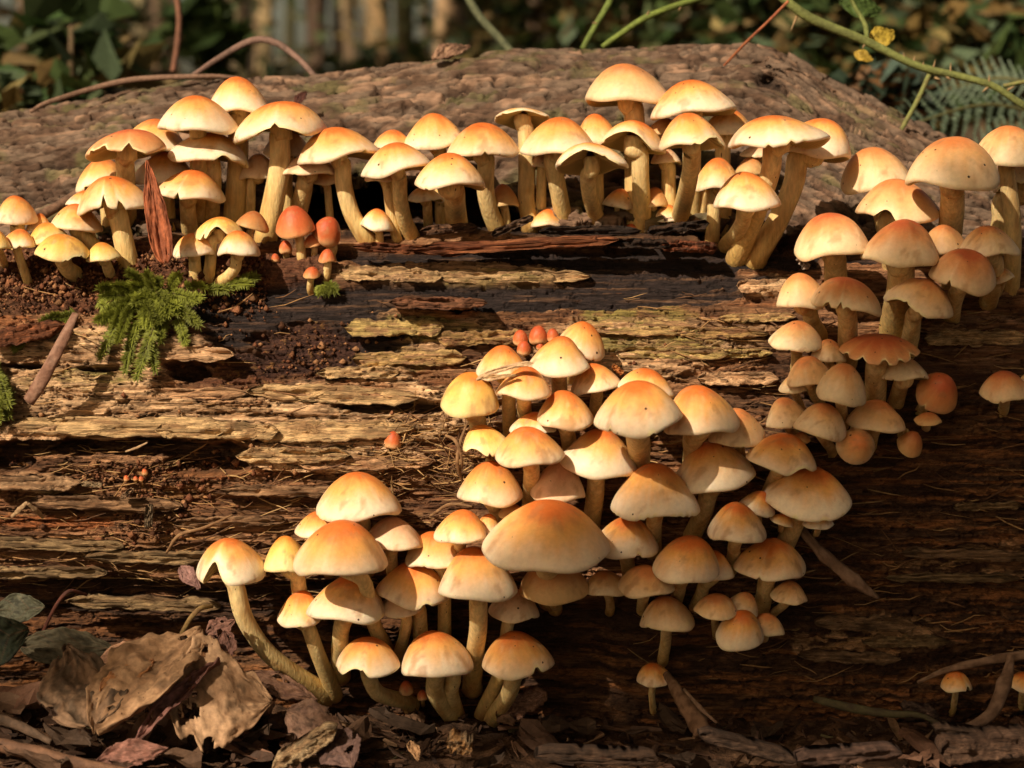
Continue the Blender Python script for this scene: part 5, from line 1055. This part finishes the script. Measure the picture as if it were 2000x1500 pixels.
TR = [  # column in photo, distance, width px, colours (sunlit or shaded look put in), lean, label
 (262, 7.0, 46, ((.36, .29, .17), (.16, .12, .08)), .01, 'pale sunlit trunk left of the arched twig, behind the log'),
 (150, 11., 26, ((.16, .11, .07), (.09, .06, .04)), .0, 'thin dark trunk at the far left among green leaves'),
 (196, 9.0, 30, ((.17, .11, .06), (.10, .065, .04)), .02, 'brown trunk in the leaves between the far left trunk and the pale one'),
 (482, 5.5, 44, ((.12, .085, .055), (.07, .05, .03)), .0, 'dark trunk right above the arched twig'),
 (531, 6.5, 40, ((.44, .33, .17), (.20, .14, .08)), -.01, 'yellow sunlit trunk just right of the dark trunk over the arched twig'),
 (612, 8.0, 46, ((.11, .075, .05), (.07, .045, .03)), .01, 'broad dark trunk between the yellow and the orange lit trunks'),
 (655, 13., 22, ((.14, .10, .07), (.08, .06, .04)), .0, 'slender dim trunk far back left of the orange lit trunk'),
 (742, 6.8, 50, ((.46, .30, .14), (.22, .15, .08)), -.02, 'orange lit trunk left of the dry leaf on the log'),
 (702, 9.0, 26, ((.20, .14, .08), (.12, .08, .05)), -.03, 'leaning thin lit trunk left of the orange one'),
 (800, 8.5, 44, ((.10, .07, .045), (.06, .045, .03)), .0, 'dark trunk right of the orange lit trunk'),
 (880, 5.2, 54, ((.30, .20, .11), (.2, .13, .075)), .01, 'thick brown trunk above the dry leaf on the log'),
 (946, 4.6, 50, ((.07, .05, .035), (.045, .03, .02)), .0, 'black trunk right of the thick brown trunk'),
 (1040, 11., 30, ((.12, .08, .05), (.08, .05, .03)), .0, 'dim trunk behind the blurred bramble stem at top centre'),
 (1100, 15., 24, ((.10, .07, .045), (.065, .045, .03)), .02, 'thin far trunk behind the straight green bramble stem'),
 (1300, 10., 36, ((.13, .09, .05), (.08, .055, .035)), -.01, 'dim trunk in the undergrowth right of top centre'),
 (1470, 6.0, 56, ((.08, .055, .035), (.05, .035, .02)), .0, 'dark trunk behind the thin red twig'),
 (1905, 4.4, 70, ((.08, .055, .035), (.05, .035, .02)), .01, 'broad dark trunk at right behind the bramble stem'),
 (1990, 5.0, 40, ((.60, .46, .28), (.42, .3, .18)), .03, 'pale lit trunk at the right picture edge'),
 (90, 12., 20, ((.10, .07, .045), (.065, .045, .03)), .01, 'slender trunk between the two darkest trunks at far left'),
 (310, 12., 22, ((.16, .11, .07), (.1, .07, .045)), .0, 'slim brown trunk just right of the pale sunlit trunk'),
 (350, 14., 24, ((.10, .07, .045), (.065, .045, .03)), -.01, 'slim tan trunk behind the blurred reddish hanging stem'),
 (410, 10., 22, ((.13, .09, .06), (.08, .055, .035)), .015, 'slim dark trunk behind the left arm of the arched twig'),
 (445, 15., 20, ((.09, .065, .04), (.06, .045, .03)), .0, 'far slim trunk left of the dark trunk over the arched twig'),
 (572, 9.0, 26, ((.09, .065, .045), (.06, .04, .03)), .0, 'slim blackish trunk touching the right side of the yellow trunk'),
 (675, 10., 20, ((.11, .08, .05), (.07, .05, .03)), .01, 'slim dark trunk left of the leaning thin lit trunk'),
 (775, 12., 20, ((.09, .065, .04), (.06, .04, .03)), .0, 'slim tan trunk close right of the orange lit trunk'),
 (838, 13., 20, ((.09, .065, .04), (.06, .04, .03)), -.01, 'far slim trunk between the dark trunk and the thick brown trunk'),
 (1180, 12., 26, ((.1, .07, .045), (.065, .045, .03)), .01, 'slim dim trunk behind the slanting green bramble stem'),
 (1390, 9.0, 30, ((.1, .07, .045), (.065, .045, .03)), .0, 'slim dark trunk left of the dark trunk behind the red twig'),
 (60, 8.0, 34, ((.13, .09, .055), (.08, .055, .035)), .0, 'dark trunk in the top left corner')]
crownA = Acc(); leaves_geo(crownA, np.array((0, 0, 6.4)), np.array((1.5, 1.5, 1.9)), 1500, .16, GP + AP[:2], rs)
crown_me = None
for i, (px, Yd, wpx, cc, lean, lab) in enumerate(TR):
    b0 = at(px, 300, Yd); b0[2] = -.03; sc = mpp(b0)
    root = empty('tree', b0, lab, 'tree', 'tree trunks in the wood behind the log')
    zz = np.concatenate([np.linspace(0, 1.2, 20), np.linspace(1.4, 7.2, 14)])
    cl = np.stack([lean * zz * 1.5 + .02 * np.sin(zz * 2 + i), .02 * np.cos(zz * 1.7 + i), zz], 1)
    rad = wpx * .36 * sc * (1.25 - .09 * zz) * (1 + .5 * np.exp(-zz * 9))
    V, F_, su, sa = tube_geo(cl, np.maximum(rad, .012), 14, .06, i)
    nn = fbm(V[:, 2] * 6 + i, sa * 2, 4, 3); c = np.empty((len(V), 3)); c[:] = cc[0]; c = cm(c, cc[1], ss(.42, .6, nn)); c = cm(c, (.07, .08, .03), ss(.58, .7, fbm(V[:, 2] * 2 + i * 3, sa, 3, 8)) * .6)
    mk('trunk', V, F_, M_TRUNK, root, c)
    if crown_me is None:
        co = crownA.build('crown', M_LEAF, root, smooth=False); crown_me = co.data
    else:
        co = bpy.data.objects.new('crown', crown_me); COL.objects.link(co); co.parent = root; co.rotation_euler = (0, 0, i * 1.1)
    co.scale = (1, 1, 1); tag(co, kind='stuff')
def bush(label, px, py, Yd, rx, rz, n, size, pal, seed, stems=3, grp='bushes behind the log', name='bush', cat='bush'):
    rs = np.random.RandomState(seed); c_ = at(px, py, Yd); base = np.array((c_[0], c_[1], -.03)); root = empty(name, base, label, cat, grp)
    sc = mpp(c_); A_ = Acc(); leaves_geo(A_, c_ - base, np.array((rx * sc, rx * sc * .6, rz * sc)), n, size, pal, rs)
    tag(A_.build('foliage', M_LEAF, root, smooth=False), kind='stuff')
    for k_ in range(stems):
        e_ = c_ - base + rs.normal(size=3) * np.array((rx * sc * .4, .05, rz * sc * .3))
        V, F_, su, _ = tube_geo(catmull([np.array((rs.normal() * .03, 0, 0)), e_ * (.5, .5, .55), e_], 12), np.linspace(.006, .002, 12), 6)
        mk('stem', V, F_, M_TWIG, root, np.tile((.12, .08, .04), (len(V), 1)))
DK = [(.05, .095, .025), (.07, .11, .03), (.04, .065, .02), (.085, .115, .045), (.09, .13, .07), (.16, .11, .045), (.22, .17, .06)]
bush('big leaved dark green bush in the top left corner', 100, 90, .75, 170, 110, 80, .055, DK, 1)
bush('dark green bush left of the pale trunk with broad leaves', 195, 120, .9, 110, 100, 70, .06, DK, 2)
bush('low brownish weeds behind the far left of the log', 60, 190, .6, 150, 60, 320, .022, AP + DK, 3)
bush('green leafy sprays between the pale trunk and the arched twig', 400, 60, 1.6, 90, 90, 110, .06, [(.10, .15, .04), (.08, .12, .04), (.05, .09, .025)], 4)
SAP = [(.07, .09, .03), (.12, .10, .035), (.05, .06, .025), (.18, .13, .05), (.10, .12, .05)]
bush('sparse leafy sapling between the pale trunk and the arched twig', 330, 40, 4.2, 130, 170, 110, .045, SAP, 61, 2, 'thin saplings in front of the far trunks', 'sapling', 'sapling')
bush('thin leafy sapling over the arch of the hoop shaped twig', 500, 50, 5.0, 150, 170, 110, .05, SAP, 62, 2, 'thin saplings in front of the far trunks', 'sapling', 'sapling')
bush('thin leafy sapling in front of the orange lit trunk', 690, 40, 5.4, 150, 170, 100, .05, SAP, 63, 2, 'thin saplings in front of the far trunks', 'sapling', 'sapling')
bush('thin leafy sapling left of the thick brown trunk', 835, 30, 4.4, 120, 150, 100, .045, SAP, 64, 2, 'thin saplings in front of the far trunks', 'sapling', 'sapling')
bush('dim undergrowth behind the arched twig', 430, 200, 2.6, 330, 70, 500, .05, DK + AP, 5)
bush('dim undergrowth below the orange lit trunk', 760, 190, 3.0, 330, 110, 900, .05, DK + AP, 6)
bush('speckled undergrowth right of the black trunk', 1120, 90, 2.2, 260, 190, 1500, .04, DK + AP, 7)
bush('speckled undergrowth above the middle right of the log', 1330, 40, 1.7, 240, 170, 1500, .034, DK + AP, 8)
bush('dark bush behind the hump of the log', 1560, 90, 1.3, 200, 190, 1300, .034, DK + AP[:1], 9)
bush('tall dark bush behind the thick bramble stem', 1760, 60, 1.5, 260, 200, 1500, .040, DK + AP[:2], 10)
bush('bluish leaved low bush beneath the bramble stem', 1720, 190, .55, 130, 70, 300, .026, [(.05, .08, .05), (.08, .12, .09), (.04, .055, .03), (.16, .08, .03)], 11)
bush('dark bush at the right edge above the fern', 1960, 110, 1.1, 190, 140, 900, .036, DK + AP[:1], 12)
bush('bush beyond the dim trunk right of top centre', 1250, -20, 4.5, 420, 240, 1500, .07, DK + AP, 13)
bush('bush beyond the broad dark trunk at right', 1850, -40, 4.8, 420, 260, 1500, .07, DK + AP, 14)
bush('bush beyond the far left trunks', 100, 40, 4.0, 280, 200, 420, .07, DK + AP[:2], 15)
A_ = Acc(); rs = np.random.RandomState(5)
for k_ in range(46):
    x_ = rs.uniform(-11, 11); y_ = rs.uniform(13, 26); right_ = ss(-1.2, 1.5, x_ * 14 / y_ / 1.0); hgt = lerp(rs.uniform(.3, .9), rs.uniform(2.2, 4.5), right_)
    leaves_geo(A_, np.array((x_, y_, hgt * .5)), np.array((1.7, 1.2, hgt * .62)), 420, .13, DK + AP + GP[:2], rs)
for k_ in range(150):                       # a loose screen of twigs and leaves with sky in its gaps
    x_ = rs.uniform(-11, 11); y_ = rs.uniform(15, 26); leaves_geo(A_, np.array((x_, y_, rs.uniform(1.3, 5.5))), np.array((1.5, 1., 1.5)), 120, .15, AP + GP, rs)
for k_ in range(150):
    x_ = rs.uniform(-12, 12); y_ = rs.uniform(12, 26); zz = np.linspace(0, 7, 8); V, F_, _, _ = tube_geo(np.stack([x_ + .1 * np.sin(zz + k_), y_ + 0 * zz, zz - .05], 1), np.linspace(.075, .045, 8) * rs.uniform(.35, 1.4), 7)
    A_.add(V, F_[0], np.array((.06, .042, .028)) * rs.uniform(.5, 1.4))
tag(A_.build('far_wood', M_LEAF, None, smooth=False), kind='stuff')

# ------------------------------------------------------------------ unseen trees added on the near side to throw the dappled shade
def shade_tree(label, foot, height, crown_c, crown_r, n, size, seed, twigs=()):
    rs = np.random.RandomState(seed); root = empty('tree', np.array(foot, float), label, 'tree'); f = np.array(foot, float)
    top_ = np.array(crown_c) - f
    V, F_, su, sa = tube_geo(catmull([np.zeros(3), (0.03, 0, height * .5), top_], 24), np.linspace(.14, .04, 24), 12, .06, seed)
    mk('trunk', V, F_, M_TRUNK, root, np.tile((.10, .07, .045), (len(V), 1)))
    A_ = Acc(); leaves_geo(A_, top_, np.array(crown_r), n, size, GP, rs); tag(A_.build('crown', M_LEAF, root, smooth=False), kind='stuff')
    return root, f
shade_tree('unseen leafy tree left behind the camera, added to shade the background', (-5.2, -5.6, -.05), 6, (-4.4, -3.0, 6.2), (2.6, 1.4, 1.4), 2600, .17, 3)
shade_tree('second unseen leafy tree, right behind the camera, added to shade the background', (1.6, -4.5, -.05), 6, (-.6, -3.1, 6.2), (2.2, 1.5, 1.4), 3600, .19, 4)
root, f = shade_tree('slim unseen tree right of the camera, its low bough shaped to shade the log', (.9, -2.9, -.05), 3.4, (.7, -2.9, 3.6), (.8, .8, .6), 700, .09, 6)
rs = np.random.RandomState(12); A_ = Acc(); B_ = Acc(); tips = []
def shade_w(px, py):                        # bough leaf density, shaped to throw shade on this part of the log
    d = max(0., (py - (1300 - .00 * px)) / 130 if px < 900 else 0)
    edge = np.interp(px, [-200, 300, 700, 1000, 1120, 1300, 1450, 1560, 1700, 2000, 2300], [1240, 1390, 1430, 1450, 1350, 1170, 1000, 800, 620, 480, 420])
    return float(ss(-120, 250, py - edge))
cnt = 0
for i in range(5000):
    px, py = rs.uniform(-100, 2250), rs.uniform(180, 1560)
    if rs.rand() > shade_w(px, py) or cnt > 620: continue
    cnt += 1
    tgt = at(px, py, prof_y(py) - .02) ; t = rs.uniform(2.5, 3.1); p = tgt + SUN * t; tips.append(p)
    s = rs.uniform(.022, .05); a = rs.normal(size=3); a /= np.linalg.norm(a); nn = SUN + rs.normal(size=3) * .55; b = np.cross(a, nn); b /= np.linalg.norm(b)
    V = np.array([p - a * s * .6, p - a * s * .1 + b * s * .34, p + a * s * .6, p - a * s * .1 - b * s * .34]); A_.add(V - f, np.array([(0, 1, 2, 3)]), np.array(GP[rs.randint(5)]) * 1.2)
tips = np.array(tips); hub = np.array((.55, -2.9, 2.5)); mid_ = tips.mean(0)
V, F_, _, _ = tube_geo(catmull([hub - f, (hub * .5 + mid_ * .5) - f + (0, 0, .12), mid_ - f + (0, 0, .05)], 20), np.linspace(.03, .008, 20), 8); B_.add(V, F_[0], (.1, .07, .045))
for k_ in range(40):
    e_ = tips[rs.randint(len(tips))]; s_ = lerp(hub, mid_, rs.uniform(.55, 1)); V, F_, _, _ = tube_geo(catmull([s_ - f, (s_ + e_) / 2 - f + (0, 0, .04), e_ - f], 8), np.linspace(.006, .0015, 8), 5); B_.add(V, F_[0], (.1, .07, .045))
B_.build('bough', M_TWIG, root); tag(A_.build('bough_leaves', M_LEAF, root, smooth=False), kind='stuff')

# trees added all round: their crowns close the sky overhead, leaving open the gap the sun comes through
big = Acc(); rs = np.random.RandomState(41); leaves_geo(big, np.array((0, 0, 6.6)), np.array((2.7, 2.7, 1.7)), 3400, .30, GP + AP[:2], rs)
ring = [(-9.5, -5.0), (-8.2, -10.5), (-3.2, -11.8), (.8, -7.2), (3.8, -4.6), (5.2, -8.8), (.6, -12.), (3.6, -.8), (7.0, -2.6), (-9.5, 3.2), (1.2, -3.6), (8.0, 3.5), (4.4, 3.4), (.2, 3.8), (-1.6, .4), (1.8, .2)]
WHERE = ['far left behind the camera', 'well back at left behind the camera', 'straight back along the path of the sun, beyond it', 'behind the camera to its right', 'beside the camera on its right', 'far back at right', 'far back behind the camera', 'level with the log on the right', 'far right of the log', 'far left beyond the log', 'just behind the camera', 'far right beyond the log', 'right of the log and beyond it', 'straight beyond the log', 'overhead left of the log', 'overhead right of the log']
bme = None
for i, (x_, y_) in enumerate(ring):
    t_ = 6.6 / SUN[2]; dist_ = np.hypot(x_ - SUN[0] * t_, y_ - SUN[1] * t_)
    fx_, fy_ = x_, y_
    if abs(x_) < 2.2 and -1 < y_ < 1: fx_ = math.copysign(2.2, x_)
    root = empty('tree', (fx_, fy_, -.05), 'tall leafy tree added to close the sky, ' + WHERE[i], 'tree', 'trees added around the viewer to close the sky')
    V, F_, su, sa = tube_geo(catmull([(0, 0, 0), (.05, .05, 3), (x_ - fx_, y_ - fy_, 6.6)], 24), np.linspace(.16, .05, 24), 10, .06, 60 + i)
    mk('trunk', V, F_, M_TRUNK, root, np.tile((.10, .07, .045), (len(V), 1)))
    if bme is None: co = big.build('crown', M_LEAF, root, smooth=False); bme = co.data
    else: co = bpy.data.objects.new('crown', bme); COL.objects.link(co); co.parent = root
    co.rotation_euler = (0, 0, i * 1.3); co.location = (x_ - fx_, y_ - fy_, 0); tag(co, kind='stuff')
